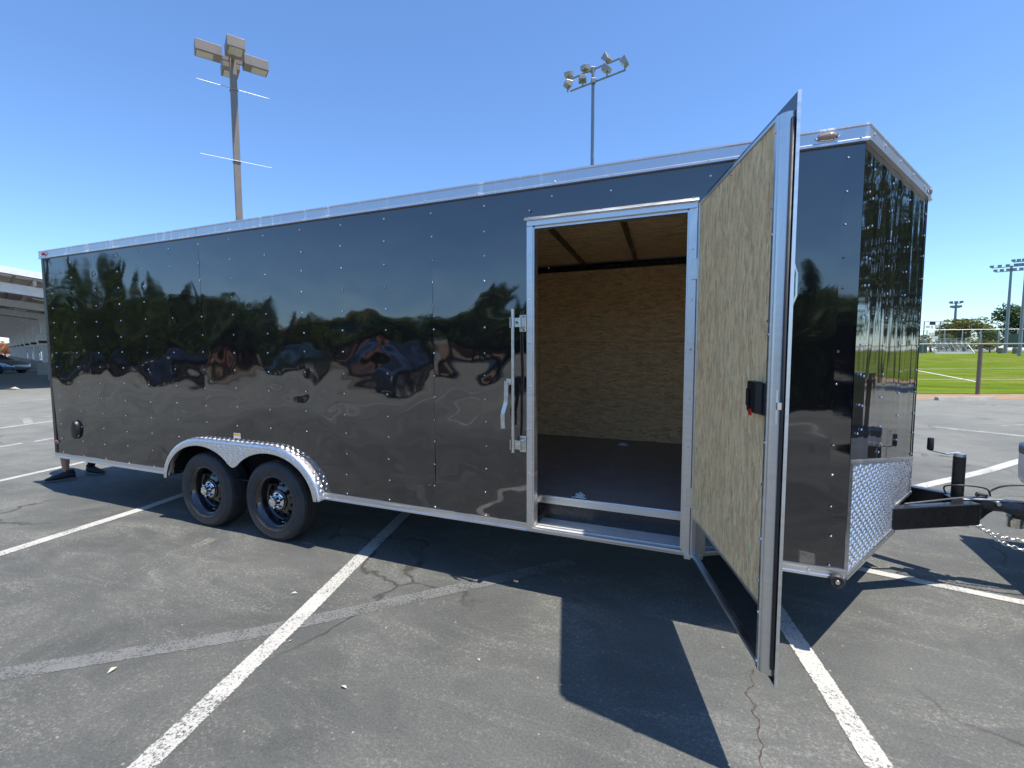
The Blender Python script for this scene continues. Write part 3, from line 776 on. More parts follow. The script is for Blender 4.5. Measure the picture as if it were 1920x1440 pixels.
# ---- the open door (local X along the door, Y towards its outer side)
door = MB().box(-.004, 1.019, .040, .046, -.032, 2.058).build('door', M['skin'], trailer, bevel=.0015)
door.location = (6.758, -.030, .432)
ddir = Vector((.277, -.961)); door.rotation_euler = (0, 0, math.atan2(ddir.y, ddir.x))
door['label'] = 'open side door with wood board lining and bright metal edge'
OZ = .252                                                     # lower edge of the lining
MB().box(.022, .955, .002, .018, OZ, 1.985).build('door_lining', M['osb'], door)
MB().box(.022, .955, .020, .030, .016, OZ-.012).build('kick_panel', M['skin'], door)
MB().box(.016, .962, -.003, .024, OZ-.012, OZ-.0005).build('lining_rail', M['alu'], door, bevel=.001)
MB().box(.0, .021, -.004, .0395, .0, 2.0).build('hinge_stile', M['alu'], door, bevel=.003)
MB().box(.022, .955, -.004, .0395, 1.986, 2.0).build('top_edge', M['alu'], door, bevel=.002)
MB().box(.022, .955, .004, .0395, .0, .015).build('bottom_edge', M['alu'], door, bevel=.002)
pr = [(.9555,.0395),(.9555,-.004),(.972,-.0045),(.975,.0)]+[(.975+.030*math.sin(R(a)), .036-.036*math.cos(R(a))) for a in range(8,91,9)]+[(1.004,.0395)]
MB().prism(pr, lambda x, y: (x,y,.0), lambda x, y: (x,y,2.0)).build('edge_extrusion', M['alu'], door, smooth=35)
MB().box(1.0192, 1.0225, .037, .049, -.032, 2.058).build('skin_edge', M['alu'], door)
MB().tube([(1.011,.031,.03),(1.011,.031,1.975)], .0068, 10).build('rubber_seal', M['rubber'], door, smooth=True)
m = MB()
for x, z in ((.035,.30),(.94,.33),(.10,.315),(.05,1.66),(.19,1.745),(.03,1.2),(.94,1.7),(.945,1.3),(.945,.7),(.5,1.975)):
    m.lathe([(0,-.0045),(.005,-.004),(.0065,-.0005)], (x,.002,z), 'y', 8)
for z in (.03,.22,.5,.86,1.25,1.6,1.95): m.lathe([(0,-.0085),(.004,-.008),(.0055,-.0045)], (.964,.0,z), 'y', 8)
m.build('door_screws', M['chrome'], door, kind='stuff')
lt = MB().box(.792, .9535, -.010, .0015, .955, 1.075).build('latch_plate', M['blackplastic'], door, bevel=.006)
MB().box(.875, .9525, -.036, -.0105, .962, 1.080).build('latch_case', M['blackplastic'], door, bevel=.005)
MB().box(.885, .900, -.046, -.0365, .985, 1.045).build('latch_paddle', M['blackplastic'], door, bevel=.003)
MB().box(.902, .926, -.043, -.0365, .952, .978).build('lock_tab', M['red'], door, bevel=.004)
MB().box(.868, .874, -.040, -.0105, .99, 1.05).build('latch_lever', M['blackdull'], door)
MB().add([(1.0058,.012,.935),(1.0058,.0225,.935),(1.0058,.0225,1.055),(1.0058,.012,1.055)], [(0,1,2,3)]).build('strike_face', M['alu'], door)
MB().box(1.0025, 1.020, .012, .026, .985, 1.012).build('latch_bolt', M['chrome'], door, bevel=.002)
MB().tube([(.93,.047,1.52),(.93,.085,1.50),(.93,.095,1.47),(.93,.095,1.39),(.93,.085,1.36),(.93,.047,1.34)], .0075, 10).build('grab_handle', M['zinc'], door, smooth=True)
# hinges
for z in (.72, 2.02):
    h = MB().box(DX1-.028, DX1+.002, -.024, -.0165, z, z+.115).build('door_hinge', M['zinc'], trailer, bevel=.003)
    MB().tube([(DX1+.004,-.026,z),(DX1+.004,-.026,z+.115)], .0065, 10).build('hinge_pin', M['zinc'], h)
MB().box(DX1-.030, DX1+.006, -.028, -.0165, .410, .437).build('corner_bracket', M['zinc'], trailer, bevel=.002)

# ---- lights and small fittings
def marker(c, n, u, mat, L=.046, H=.019):
    n = Vector(n); u = Vector(u); v = n.cross(u); c = Vector(c); q = 24
    def ell(s, h): return [c+u*L*s*math.cos(2*math.pi*k/q)+v*H*s*math.sin(2*math.pi*k/q)+n*h for k in range(q)]
    m = MB(); m.add(ell(1.18,0)+ell(1.16,.007)+ell(1.0,.008), [(i*q+k, i*q+(k+1) % q, (i+1)*q+(k+1) % q, (i+1)*q+k) for i in range(2) for k in range(q)])
    b = m.build('marker_light', M['chrome'], trailer, smooth=40)
    m = MB(); m.add(ell(.99,.006)+ell(.85,.011)+ell(.45,.014)+[c+n*.015], [(i*q+k, i*q+(k+1) % q, (i+1)*q+(k+1) % q, (i+1)*q+k) for i in range(2) for k in range(q)]+[(2*q+k, 2*q+(k+1) % q, 3*q) for k in range(q)])
    m.build('lens', mat, b, smooth=True); return b
marker((7.345,-.020,2.688), (0,-1,0), (1,0,0), M['lensamber'])
marker((.085,-.020,2.690), (0,-1,0), (1,0,0), M['lensred'], .05)
marker((.04,-.001,.605), (0,-1,0), (1,0,0), M['lensred'], .03, .016)
marker(VP(.945,2.69,.02), VN, VU, M['lensamber'])
# black oval inlet cover near the rear
m = MB(); q = 28; c = Vector((.44,-.002,.77))
def ov(a, b, h): return [(c.x+a*math.cos(2*math.pi*k/q), c.y-h, c.z+b*math.sin(2*math.pi*k/q)) for k in range(q)]
m.add(ov(.075,.105,0)+ov(.075,.105,.012)+ov(.066,.095,.030)+ov(.03,.05,.038)+[(c.x,c.y-.039,c.z)], [(i*q+k, i*q+(k+1) % q, (i+1)*q+(k+1) % q, (i+1)*q+k) for i in range(3) for k in range(q)]+[(3*q+k, 3*q+(k+1) % q, 4*q) for k in range(q)])
m.build('inlet_cover', M['blackplastic'], trailer, smooth=40)
st = MB().box(2.935, 3.020, -.0035, -.0025, .852, .898).build('warning_sticker', M['white'], trailer)
MB().box(2.940, 3.015, -.0042, -.0036, .878, .894).build('sticker_band', M['yellow'], st)
rb = MB().lathe([(.014,-.02),(.030,-.022),(.037,-.014),(.037,.014),(.030,.022),(.014,.02)], (7.475,-.016,.418), 'y', 28, True).build('corner_roller', M['rubber'], trailer, smooth=40)
MB().lathe([(0,-.026),(.010,-.026),(.013,-.020),(.013,.02)], (7.475,-.016,.418), 'y', 16).build('roller_pin', M['zinc'], rb, smooth=40)

# ---- tread plate guard on the nose
def gtop(t): return 1.052-.197*t
poly = [(0.004,.463),(.69,.463),(.69,.603),(.998,.606),(.998,gtop(1)),(.004,gtop(0))]
guard = MB().prism(poly, lambda t, z: VP(t,z,.0035), lambda t, z: VP(t,z,-.002)).build('stone_guard', M['atp'], trailer)
lg = MB(); row = 0; z = .475
while z < 1.05:
    x = .03; c = 0
    while x < VL-.02:
        t = x/VL
        if z < gtop(t)-.022 and not (t > .675 and z < .622):
            a = R(58 if (c+row) % 2 else 14); u = VU*math.cos(a)+Vector((0,0,1))*math.sin(a)
            lug(lg, VP(t,z,.0035), u, VN.cross(u), VN, .0175, .0062, .0042)
        x += .036; c += 1
    z += .0250; row += 1
lg.build('tread_lugs', M['atp'], guard, kind='stuff')
def gstrip(a, b, wd, name='guard_trim'):
    pa = Vector(VP(a[0],a[1],.006)); pb = Vector(VP(b[0],b[1],.006)); return MB().bar(pa, pb, .006, wd).build(name, M['alu'], trailer)
gstrip((.0,gtop(0)),(1.0,gtop(1)),.014); gstrip((.69,.60),(1.0,.604),.018)
MB().bar(VP(.006,.47,.006), VP(.006,1.045,.006), .016, .006, VU).build('guard_trim', M['alu'], trailer)
MB().bar(VP(.69,.47,.006), VP(.69,.59,.006), .014, .006, VU).build('guard_trim', M['alu'], trailer)
MB().box(NX-.03, NX-.004, NYM-.02, NYM+.02, .62, 2.65).build('nose_post', M['blackpaint'], trailer)

# ---- tongue, coupler, jack
for s in (1, -1):
    a = Vector((7.30, NYM-s*.80, .52)); b = Vector((8.52, NYM-s*.085, .52))
    MB().bar(a, b, .072, .148).build('tongue_beam', M['blackpaint'], trailer, bevel=.008)
tc = MB()
prs = [(8.40,.075,.445,.600),(8.50,.070,.450,.602),(8.565,.055,.468,.606),(8.61,.034,.510,.604),(8.64,.026,.530,.598),(8.69,.026,.530,.598),(8.72,.044,.520,.606),(8.80,.048,.515,.606),(8.85,.040,.520,.595)]
for x, hw, z0, z1 in prs:
    cc = (z1-z0)*.28
    for y, z in ((-hw,z0),(hw,z0),(hw,z1-cc),(hw*.6,z1),(-hw*.6,z1),(-hw,z1-cc)): tc.v.append((x, NYM+y, z))
for i in range(len(prs)-1):
    for j in range(6): tc.f.append((i*6+j, (i+1)*6+j, (i+1)*6+(j+1) % 6, i*6+(j+1) % 6))
tc.f += [tuple(range(6)), tuple((len(prs)-1)*6+j for j in range(6))]
tc.build('coupler', M['blackpaint'], trailer, smooth=40, bevel=.003)
MB().tube([(8.655,NYM-.05,.585),(8.655,NYM+.05,.585)], .012, 10).build('latch_pin', M['zinc'], trailer, smooth=40)
MB().tube([(8.50,NYM-.06,.606),(8.60,NYM-.058,.612),(8.68,NYM-.03,.612)], .006, 8).build('latch_rod', M['zinc'], trailer)
jk = MB().tube([(8.452,NYM,.60),(8.452,NYM,.885)], .035, 24).build('jack_post', M['blackpaint'], trailer, smooth=40)
MB().tube([(8.452,NYM,.600),(8.452,NYM,.42)], .032, 20).build('jack_leg', M['zinc'], jk, smooth=40)
MB().box(8.40, 8.505, NYM-.055, NYM+.055, .405, .419).build('jack_foot', M['zinc'], jk)
MB().tube([(8.452,NYM,.885),(8.452,NYM,.905)], .034, 20).build('jack_cap', M['zinc'], jk, smooth=40)
m = MB(); cr = [(8.452,NYM,.912),(8.36,NYM-.035,.902),(8.262,NYM-.075,.928)]
for a, b in zip(cr, cr[1:]): m.bar(a, b, .022, .008)
m.build('crank_arm', M['alu'], jk, bevel=.002)
MB().tube([(8.262,NYM-.075,.930),(8.262,NYM-.075,.940),(8.262,NYM-.075,1.010),(8.262,NYM-.075,1.016)], [.016,.019,.018,.014], 16).build('crank_grip', M['grip'], jk, smooth=40)
def curve(pts, n=8):
    pts = [Vector(p) for p in pts]; out = []
    for i in range(len(pts)-1):
        p0 = pts[max(i-1,0)]; p1 = pts[i]; p2 = pts[i+1]; p3 = pts[min(i+2,len(pts)-1)]
        for k in range(n):
            t = k/n; out.append(.5*((2*p1)+(p2-p0)*t+(2*p0-5*p1+4*p2-p3)*t*t+(3*p1-p0-3*p2+p3)*t**3))
    return out+[pts[-1]]
MB().tube(curve([(8.05,NYM-.35,.605),(8.25,NYM-.22,.612),(8.42,NYM-.10,.615),(8.60,NYM-.02,.625),(8.64,NYM+.02,.66),(8.72,NYM-.02,.715),(8.95,NYM-.05,.735),(9.10,NYM-.05,.70)]), .0065, 8).build('light_cable', M['cable'], trailer, smooth=True)
MB().tube(curve([(8.38,NYM-.03,.62),(8.36,NYM-.06,.68),(8.45,NYM-.075,.70),(8.58,NYM-.05,.685),(8.62,NYM-.02,.63)]), .005, 8).build('breakaway_cable', M['blackplastic'], trailer, smooth=True)
MB().tube([(8.545,NYM-.02,.635),(8.60,NYM-.02,.625)], .016, 12).build('breakaway_switch', M['blackplastic'], trailer, smooth=40)
def chain(pts, name):
    p = curve(pts, 30); L = [0]
    for a, b in zip(p, p[1:]): L.append(L[-1]+(b-a).length)
    m = MB(); s = 0; i = 0; pitch = .026
    while s < L[-1]-.02:
        k = max(j for j in range(len(L)) if L[j] <= s); q = p[k]; d = (p[min(k+1,len(p)-1)]-p[max(k-1,0)]).normalized()
        a = d.cross(Vector((0,0,1))); a = a.normalized() if a.length > .01 else Vector((1,0,0)); b = d.cross(a)
        sd = (a if i % 2 else b); pts_ = []
        for t in range(12):
            an = 2*math.pi*t/12; pts_.append(q+d*(.0155*math.cos(an)+(.0045 if math.cos(an) > 0 else -.0045))+sd*.0100*math.sin(an))
        m.tube(pts_+[pts_[0]], .0032, 6, False); s += pitch; i += 1
    return m.build(name, M['zinc'], trailer, smooth=True)
chain([(8.50,NYM-.09,.452),(8.58,NYM-.11,.405),(8.66,NYM-.12,.345),(8.80,NYM-.12,.315),(8.95,NYM-.10,.36),(9.10,NYM-.08,.47)], 'safety_chain')
chain([(8.53,NYM-.05,.452),(8.60,NYM-.07,.40),(8.70,NYM-.06,.365),(8.82,NYM-.05,.362),(8.95,NYM-.03,.41),(9.10,NYM-.0,.47)], 'safety_chain')

# ================================================================== VEHICLES
def paint(name, col, metal=.0): return simple(name, col, .18, metal, 1.6, .06, 1.5, coat=.6)
def wheel_parts(root, x, y, r, wd, rimcol):
    s = 1 if y > 0 else -1; c = (x, y, r)
    rim = MB().lathe([(0,s*.02),(r*.22,s*.025),(r*.55,s*.005),(r*.62,s*.03),(r*.64,s*.035)], c, 'y', 24).build('wheel', rimcol, root, smooth=30)
    MB().lathe([(r*.62,s*.03),(r*.70,s*.045),(r*.92,s*.04),(r,s*.01),(r,-s*(wd-.04)),(r*.9,-s*wd),(r*.6,-s*wd)], c, 'y', 32).build('tyre', M['rubber'], rim, smooth=40)
    for k in range(5):
        a = 2*math.pi*k/5+.4
        MB().bar((c[0]+r*.2*math.cos(a),c[1]+s*.028,c[2]+r*.2*math.sin(a)), (c[0]+r*.58*math.cos(a),c[1]+s*.022,c[2]+r*.58*math.sin(a)), .05, .02, (0,1,0)).build('spoke', M['alu'], rim)
def loft(st, root, mat, name='body'):
    m = MB(); k = None
    for x, zb, zs, hw, zr, hr in st:
        h = [(hw*.90,zb),(hw*.985,zb+.10),(hw,(zb+zs)/2+.03),(hw*.985,zs-.06),(hw*.95,zs),(hr,zr-.05*min(1,(zr-zs)*4+.1)),(hr*.82,zr-.005),(hr*.4,zr+.006)]
        lp = [(x,-y,z) for y, z in h]+[(x,y,z) for y, z in reversed(h)]; k = len(lp); m.v += lp
    for i in range(len(st)-1):
        for j in range(k): m.f.append((i*k+j, (i+1)*k+j, (i+1)*k+(j+1) % k, i*k+(j+1) % k))
    m.f += [tuple(range(k)), tuple((len(st)-1)*k+j for j in range(k))]
    return m.build(name, mat, root, smooth=40)
def lerp_st(st, x):
    for a, b in zip(st, st[1:]):
        if a[0] <= x <= b[0]:
            t = (x-a[0])/(b[0]-a[0]); return [p+(q-p)*t for p, q in zip(a, b)]
def sidewin(st, x0, x1, x2, x3, root):
    """side glass between the shoulder and the roof: bottom x0..x3, top x1..x2"""
    for s in (-1, 1):
        m = MB()
        def fn(u, v):
            xb = x0+(x3-x0)*u; xt = x1+(x2-x1)*u; x = xb+(xt-xb)*v
            _, zb, zs, hw, zr, hr = lerp_st(st, x); f = .10+.78*v
            return (x, s*(hw*.95+(hr-hw*.95)*f+.006), zs+(zr-.05-zs)*f)
        m.grid(fn, 8, 3); m.build('side_window', M['glass'], root, smooth=True)
def endwin(st, xa, xb, root, name, sgn):
    def fn(u, v):
        x = xa+(xb-xa)*v; _, zb, zs, hw, zr, hr = lerp_st(st, x); y = (u*2-1)*hr*.86
        return (x+sgn*.004, y, zr+.010-.012*abs(u*2-1)**2)
    MB().grid(fn, 8, 6).build(name, M['glass'], root, smooth=True)
def sedan(name, label, cat, loc, rz, mat, group=None, L=4.6, tall=1.0):
    t = thing(name, label, cat, group, loc, rz); h = tall
    st = [(-2.28,.38,.72*h,.62,.80*h,.55),(-2.18,.26,.86*h,.80,.93*h,.68),(-1.75,.24,.90*h,.86,.99*h,.74),(-1.55,.24,.91*h,.87,1.04*h,.70),(-.85,.23,.92*h,.885,1.40*h,.60),(-.3,.22,.92*h,.89,1.455*h,.60),(.25,.22,.91*h,.89,1.43*h,.595),(1.05,.22,.89*h,.885,1.0*h,.68),(1.25,.22,.87*h,.88,.95*h,.72),(1.9,.22,.80*h,.85,.86*h,.68),(2.2,.25,.70*h,.74,.74*h,.60),(2.31,.34,.60*h,.60,.63*h,.50)]
    loft(st, t, mat)
    sidewin(st, -1.15, -.75, .25, .85, t); endwin(st, .32, .98, t, 'windscreen', 1); endwin(st, -1.48, -.92, t, 'rear_window', -1)
    for s in (-1, 1):
        for x in (-1.38, 1.40): wheel_parts(t, x, s*.865, .325, .20, M['alu'])
        for x in (-1.38, 1.40): MB().lathe([(.36,0),(.36,.012),(0,.012)], (x, s*.872 if s > 0 else s*.884, .335), 'y', 24).build('wheel_arch', M['hole'], t)
        MB().box(2.10, 2.20, s*.62-.11, s*.62+.11, .60*h, .69*h).build('headlight', M['chrome'], t, bevel=.02)
        MB().box(-2.25, -2.17, s*.62-.11, s*.62+.11, .70*h, .82*h).build('tail_light', M['lensred'], t, bevel=.02)
        MB().box(.72, .86, s*.90-.05, s*.90+.07 if s > 0 else s*.90+.05, .95*h, 1.05*h).build('mirror', mat, t, bevel=.02)
    MB().box(2.16, 2.33, -.62, .62, .26, .44).build('front_bumper', M['blackplastic'], t, bevel=.03)
    MB().box(-2.31, -2.2, -.62, .62, .30, .46).build('rear_bumper', M['blackplastic'], t, bevel=.03)
    return t
sedan('parked_sedan', 'silver blue sedan parked under the solar canopy, cut by the picture edge', 'car', (-41.75,14.15,0), math.atan2(.386,.922), paint('silver_blue_car_paint', (.20,.27,.36), .6))

# tow truck: dark pickup with a bright bumper
tk = thing('pickup_truck', 'dark pickup truck with pale rear bumper hitched to the trailer', 'pickup', None, (8.85,NYM,0), R(-3))
tp = paint('dark_navy_truck_paint', (.018,.022,.032), .2)
st = [(2.15,.62,1.12,.98,1.16,.90),(2.20,.60,1.14,.99,1.90,.72),(2.9,.60,1.14,1.0,1.96,.74),(3.9,.60,1.14,1.0,1.92,.74),(4.75,.60,1.14,1.0,1.24,.84),(5.1,.60,1.12,.99,1.20,.86),(6.1,.58,1.06,.96,1.12,.84),(6.3,.60,.98,.88,1.02,.74)]
loft(st, tk, tp, 'cab'); sidewin(st, 2.40, 2.45, 3.85, 4.40, tk); endwin(st, 4.0, 4.68, tk, 'windscreen', 1)
for s in (-1, 1):
    m = MB(); m.prism([(.46,.62),(.92,.62),(1.02,.88),(1.22,.99),(1.42,.88),(1.52,.62),(2.13,.62),(2.13,1.38),(.46,1.40)], lambda x, z: (x, s*1.0, z), lambda x, z: (x, s*.93, z)); m.build('bed_side', tp, tk, bevel=.01)
    wheel_parts(tk, 1.22, s*.90, .41, .27, M['chrome']); wheel_parts(tk, 5.1, s*.90, .41, .27, M['chrome'])
    MB().box(.43, .50, s*.94-.05, s*.94+.05, 1.06, 1.34).build('tail_light', M['lensdark'], tk, bevel=.012)
    MB().box(4.3, 4.45, s*1.12-.10, s*1.12+.10, 1.18, 1.42).build('mirror', M['blackplastic'], tk, bevel=.02)
    MB().box(6.22, 6.30, s*.7-.16, s*.7+.16, .80, .96).build('headlight', M['chrome'], tk, bevel=.02)
MB().box(.46, 2.13, -.93, .93, .70, .74).build('bed_floor', M['blackdull'], tk)
tg = MB().box(.42, .47, -.88, .88, .80, 1.40).build('tailgate', tp, tk, bevel=.012)
MB().box(.405, .421, -.12, .12, 1.22, 1.30).build('tailgate_handle', M['blackplastic'], tk, bevel=.004)
bpoly = [(-1.02,.44),(-1.0,.31),(-.85,.25),(-.4,.235),(.4,.235),(.85,.25),(1.0,.31),(1.02,.44)]
m = MB(); nb = len(bpoly)
for f, z in ((.86,.56),(.97,.60),(1.0,.70),(1.0,.80)):
    for y, x in bpoly: m.v.append((.44-(.44-x)*f, y*(.955+.045*f), z))
for i in range(3):
    for j in range(nb-1): m.f.append((i*nb+j, i*nb+j+1, (i+1)*nb+j+1, (i+1)*nb+j))
m.f += [tuple(range(nb)), tuple(3*nb+j for j in range(nb))]
m.build('rear_bumper', simple('pale_bumper_paint', (.62,.60,.62), .3, .2), tk, smooth=35)
MB().prism([(y*1.002, x-.003) for y, x in bpoly], lambda y, x: (x, y, .801), lambda y, x: (x, y, .862)).build('bumper_step_pad', M['brown'], tk, bevel=.012)
MB().box(-.12, .46, -.032, .032, .4795, .506).build('ball_mount', M['blackpaint'], tk, bevel=.004)
MB().lathe([(0,.0),(.042,.0),(.042,.065),(.020,.068),(.020,.080),(.026,.095),(.018,.115),(0,.120)], (-.085,0,.428), 'z', 24).build('tow_ball', simple('brass_silver_ball', (.70,.66,.56), .28, 1), tk, smooth=40)
MB().box(.44, .7, -.045, .045, .43, .53).build('receiver', M['blackdull'], tk)
MB().box(.5, 5.6, -.45, .45, .45, .64).build('chassis', M['blackdull'], tk)

# ================================================================== LIGHT POLES
def at(u, v, depth):
    d = _f+_r2*((u-960)/880.07)-_u2*((v-720)/880.07); return CAM+d*depth
def ground_at(u, depth):
    p = at(u, 656, depth); return (p.x, p.y, 0)
def zpx(base, v):
    """height at which a vertical through base meets picture row v of the photograph"""
    q = (720-v)/880.07; dx, dy = base[0]-CAM.x, base[1]-CAM.y
    return CAM.z+((q*_f.x-_u2.x)*dx+(q*_f.y-_u2.y)*dy)/(_u2.z-q*_f.z)
PB = (-4.96, 6.26)
lp = thing('parking_lot_lamp', 'bronze parking lot lamp post with four square box heads', 'lamp post', None, (PB[0],PB[1],0), 0)
ZL = zpx(PB, 119)-7.33
for_a = R(59); da = Vector((math.cos(for_a), math.sin(for_a), 0)); MB().obox((0,0), da, (-da.y, da.x), .078, .078, .6, 7.55+ZL).build('pole', M['lamp_bronze'], lp, bevel=.012)
MB().lathe([(0,.6),(.27,.6),(.30,.57),(.30,0)], (0,0,0), 'z', 28).build('concrete_base', M['concrete'], lp, smooth=40)
a0 = R(59)
for k in range(4):
    a = a0+k*math.pi/2; d = Vector((math.cos(a), math.sin(a), 0)); sd = Vector((-d.y, d.x, 0))
    arm = MB().bar(tuple(d*.08+Vector((0,0,7.40+ZL))), tuple(d*.28+Vector((0,0,7.40+ZL))), .06, .09).build('lamp_arm', M['lamp_bronze'], lp)
    c = d*.54
    hd = MB(); hd.obox(c, d, sd, .29, .20, 7.33+ZL, 7.58+ZL); hd = hd.build('lamp_head', M['lamp_bronze'], lp, bevel=.008)
    MB().obox(c+d*.08, d, sd, .18, .15, 7.322+ZL, 7.3295+ZL).build('lamp_glass', M['lamp_lens'], hd)
for z, L in ((zpx(PB,170),.83),(zpx(PB,304),.83)):
    d = Vector((math.cos(R(59)), math.sin(R(59)), 0)); q = Vector((0,0,z)); n = Vector((d.y, -d.x, 0))*.10
    MB().tube([q+n-d*L, q+n+d*L], .0075, 8).build('banner_rod', M['galv'], lp)
    for e in (-1, 1): MB().tube([q+n+d*L*e, q+n+d*(L-.05)*e], .010, 8).build('rod_tip', M['white'], lp)
    MB().obox((0,0), da, (-da.y, da.x), .09, .09, z-.02, z+.02).build('rod_clamp', M['lamp_bronze'], lp)

# tall flood light pole behind the trailer
g0 = ground_at(1107, 34)
fp = thing('flood_light_pole', 'tall grey pole carrying seven flood lights on two crossarms above the trailer', 'light pole', None, g0, YAW)
def zat(v, depth, u=1107): return zpx(ground_at(u, depth), v)
MB().tube([(0,0,0),(0,0,zat(128,34.0))], [.16,.105], 16).build('pole', M['greypole'], fp, smooth=40)
k = 34/880.07
def px(u, v): return ((u-1107)*k, 0, zat(v, 34.0))
arms = [((1066,147),(1152,108)),((1068,177),(1163,130))]
for (a, b), yo in zip(arms, (.5,-.5)):
    zm = zat((a[1]+b[1])/2+1, 34.); A = Vector((-1.55+(.12 if yo < 0 else 0), yo*.3+1.25, zm)); B = Vector((1.62+(.3 if yo < 0 else 0), yo*.3-1.3, zm))
    MB().tube([A, B], .06, 10).build('crossarm', M['greypole'], fp, smooth=40)
    mid = Vector((0,yo*.3,(A.z+B.z)/2)); MB().box(-.16, .16, yo*.3-.16, yo*.3+.16, mid.z-.16, mid.z+.16).build('arm_bracket', M['greypole'], fp, bevel=.03)
def flood(u, v, yaw, tilt, yo):
    c = Vector(((u-1107)*k*.92, 0, 0)); c.y = yo-.735*c.x; c.z = zat(134 if yo > 0 else 157, 34.)+.55
    rot = Matrix.Rotation(yaw, 4, 'Z') @ Matrix.Rotation(tilt, 4, 'X')
    rot = rot @ Matrix.Scale(.86, 4)
    m = MB(); m.hexa([(-.33,-.30,-.26),(.33,-.30,-.26),(.27,.28,-.18),(-.27,.28,-.18),(-.33,-.30,.30),(.33,-.30,.30),(.27,.28,.16),(-.27,.28,.16)])
    m.v = [tuple(rot @ Vector(p)+c) for p in m.v]; h = m.build('flood_head', M['flood'], fp, bevel=.03)
    q = MB(); q.box(-.27, .27, -.315, -.302, -.20, .24); q.v = [tuple(rot @ Vector(p)+c) for p in q.v]; q.build('flood_glass', M['lamp_lens'], h)
    b = MB().tube([c+Vector((0,0,-.15)), c+Vector((0,0,-.55))], .05, 8).build('bracket', M['greypole'], h)
for u, v, ya, ti in ((1063,139,2.6,-.3),(1093,130,2.3,-.2),(1131,110,-2.4,-.9),(1061,167,1.9,.3),(1088,156,3.0,.1),(1130,137,-2.2,-.5),(1159,124,-2.0,-.9)):
    flood(u, v, ya, ti, .15 if v < 140 and not (u > 1110 and v > 120) else -.15)

def field_pole(u, vtop, depth, label, nfl, wpx, rows_):
    p = ground_at(u, depth); b = (Vector(p)-FO).dot(FN); p = (p[0], p[1], fz(b) if b > 0 else 0)
    o = thing('field_light_pole', label, 'light pole', 'light poles around the sports field', p, YAW-R(40))
    zt = zat(vtop, depth, u)-p[2]; k = depth/880.07
    MB().tube([(0,0,0),(0,0,zt)], [k*2.9,k*1.7], 12).build('pole', M['greypole'], o, smooth=40)
    for j in range(rows_):
        z = zt-.2-j*k*8; hw = wpx*k/2*(1-.2*j)
        MB().box(-hw, hw, -.06, .06, z-.06, z+.06).build('crossarm', M['greypole'], o)
        for i in range(nfl):
            x = -hw+2*hw*i/(nfl-1)
            m = MB(); s = k*2.8
            m.hexa([(x-s,-s,z+.05),(x+s,-s,z+.05),(x+s*.7,s,z+.25),(x-s*.7,s,z+.25),(x-s,-s,z+.05+1.5*s),(x+s,-s,z+.05+1.5*s),(x+s*.7,s,z+.1+1.5*s),(x-s*.7,s,z+.1+1.5*s)]); m.build('flood_head', M['greypole'], o)
    return o
field_pole(1787, 568, 140, 'small distant light pole over the round tree', 3, 14, 2)
field_pole(1885, 498, 90, 'grey light pole with two rows of floods left of the picture edge', 6, 52, 2)
field_pole(1912, 487, 74, 'light pole with floods at the very edge of the picture, rightmost', 6, 34, 2)

# ================================================================== SOLAR CANOPY
D = Vector((-.944, .329, 0)); E_ = Vector((math.sin(R(23)), math.cos(R(23)), 0))
C0 = Vector((-19.05, 6.84, 0)); TILT = .14
def CP(d, s, dz=0): p = C0+D*d+E_*s; return Vector((p.x, p.y, 4.98-TILT*s+dz))
can = thing('solar_canopy', 'long white steel solar canopy over parked cars behind the trailer', 'canopy')
S0, S1, DL = -7.5, 6.0, 92
MB().bar(CP(0,S0,-.12), CP(0,S1,-.12), .06, .26).build('fascia', simple('white_fascia', (.78,.80,.82), .4), can)
for i, d in enumerate([.9+8.6*j for j in range(11)]):
    MB().bar(CP(d,S0,-.74), CP(d,S1,-.74), .24, .38).build('beam', M['canopy'], can)
    p = CP(d, 2.0); zt = p.z-.94
    if d < 1: continue
    MB().obox(p, D, E_, .15, .15, .85, zt).build('post', M['canopy'], can)
    MB().obox(p, D, E_, .42, .42, 0, .85).build('post_footing', M['concrete'], can)
    q = p-E_*.0-D*.30
    bx_ = MB().obox(q, D, E_, .12, .38, 2.0, 2.75).build('inverter_box', M['white'], can, bevel=.02)
    MB().obox(q-D*.13, D, E_, .012, .30, 2.15, 2.33).build('inverter_panel', M['blackplastic'], bx_)
    MB().tube([tuple(q+E_*.2)[:2]+(2.0,), tuple(q+E_*.2)[:2]+(1.0,)], .03, 8).build('conduit', M['galv'], bx_)
npur = 9
for j in range(npur):
    s = S0+.5+(S1-S0-1)*j/(npur-1)
    MB().bar(CP(.1,s,-.44), CP(DL-.2,s,-.44), .09, .20).build('purlin', M['panelback'], can)
pm = MB(); A = CP(0,0)
pw, pl = (S1-S0)/7, 2.0
pm.add([tuple(D*.06+E_*.06), tuple(D*(pl-.02)+E_*.06), tuple(D*(pl-.02)+E_*(pw-.04)), tuple(D*.06+E_*(pw-.04))], [(0,1,2,3)])
pm.v = [(x, y, -TILT*(Vector((x,y,0)).dot(E_))) for x, y, z in pm.v]
pm.v += [(x, y, z+.04) for x, y, z in pm.v]; pm.f += [(4,5,6,7),(0,1,5,4),(1,2,6,5),(2,3,7,6),(3,0,4,7)]
pme = pm.mesh('solar_panel', M['panelback'])
for i in range(int(DL/pl)):
    for j in range(7):
        if i > 30 and j < 3: continue
        inst('solar_panel', pme, can, CP(i*pl, S0+pw*j, -.32))
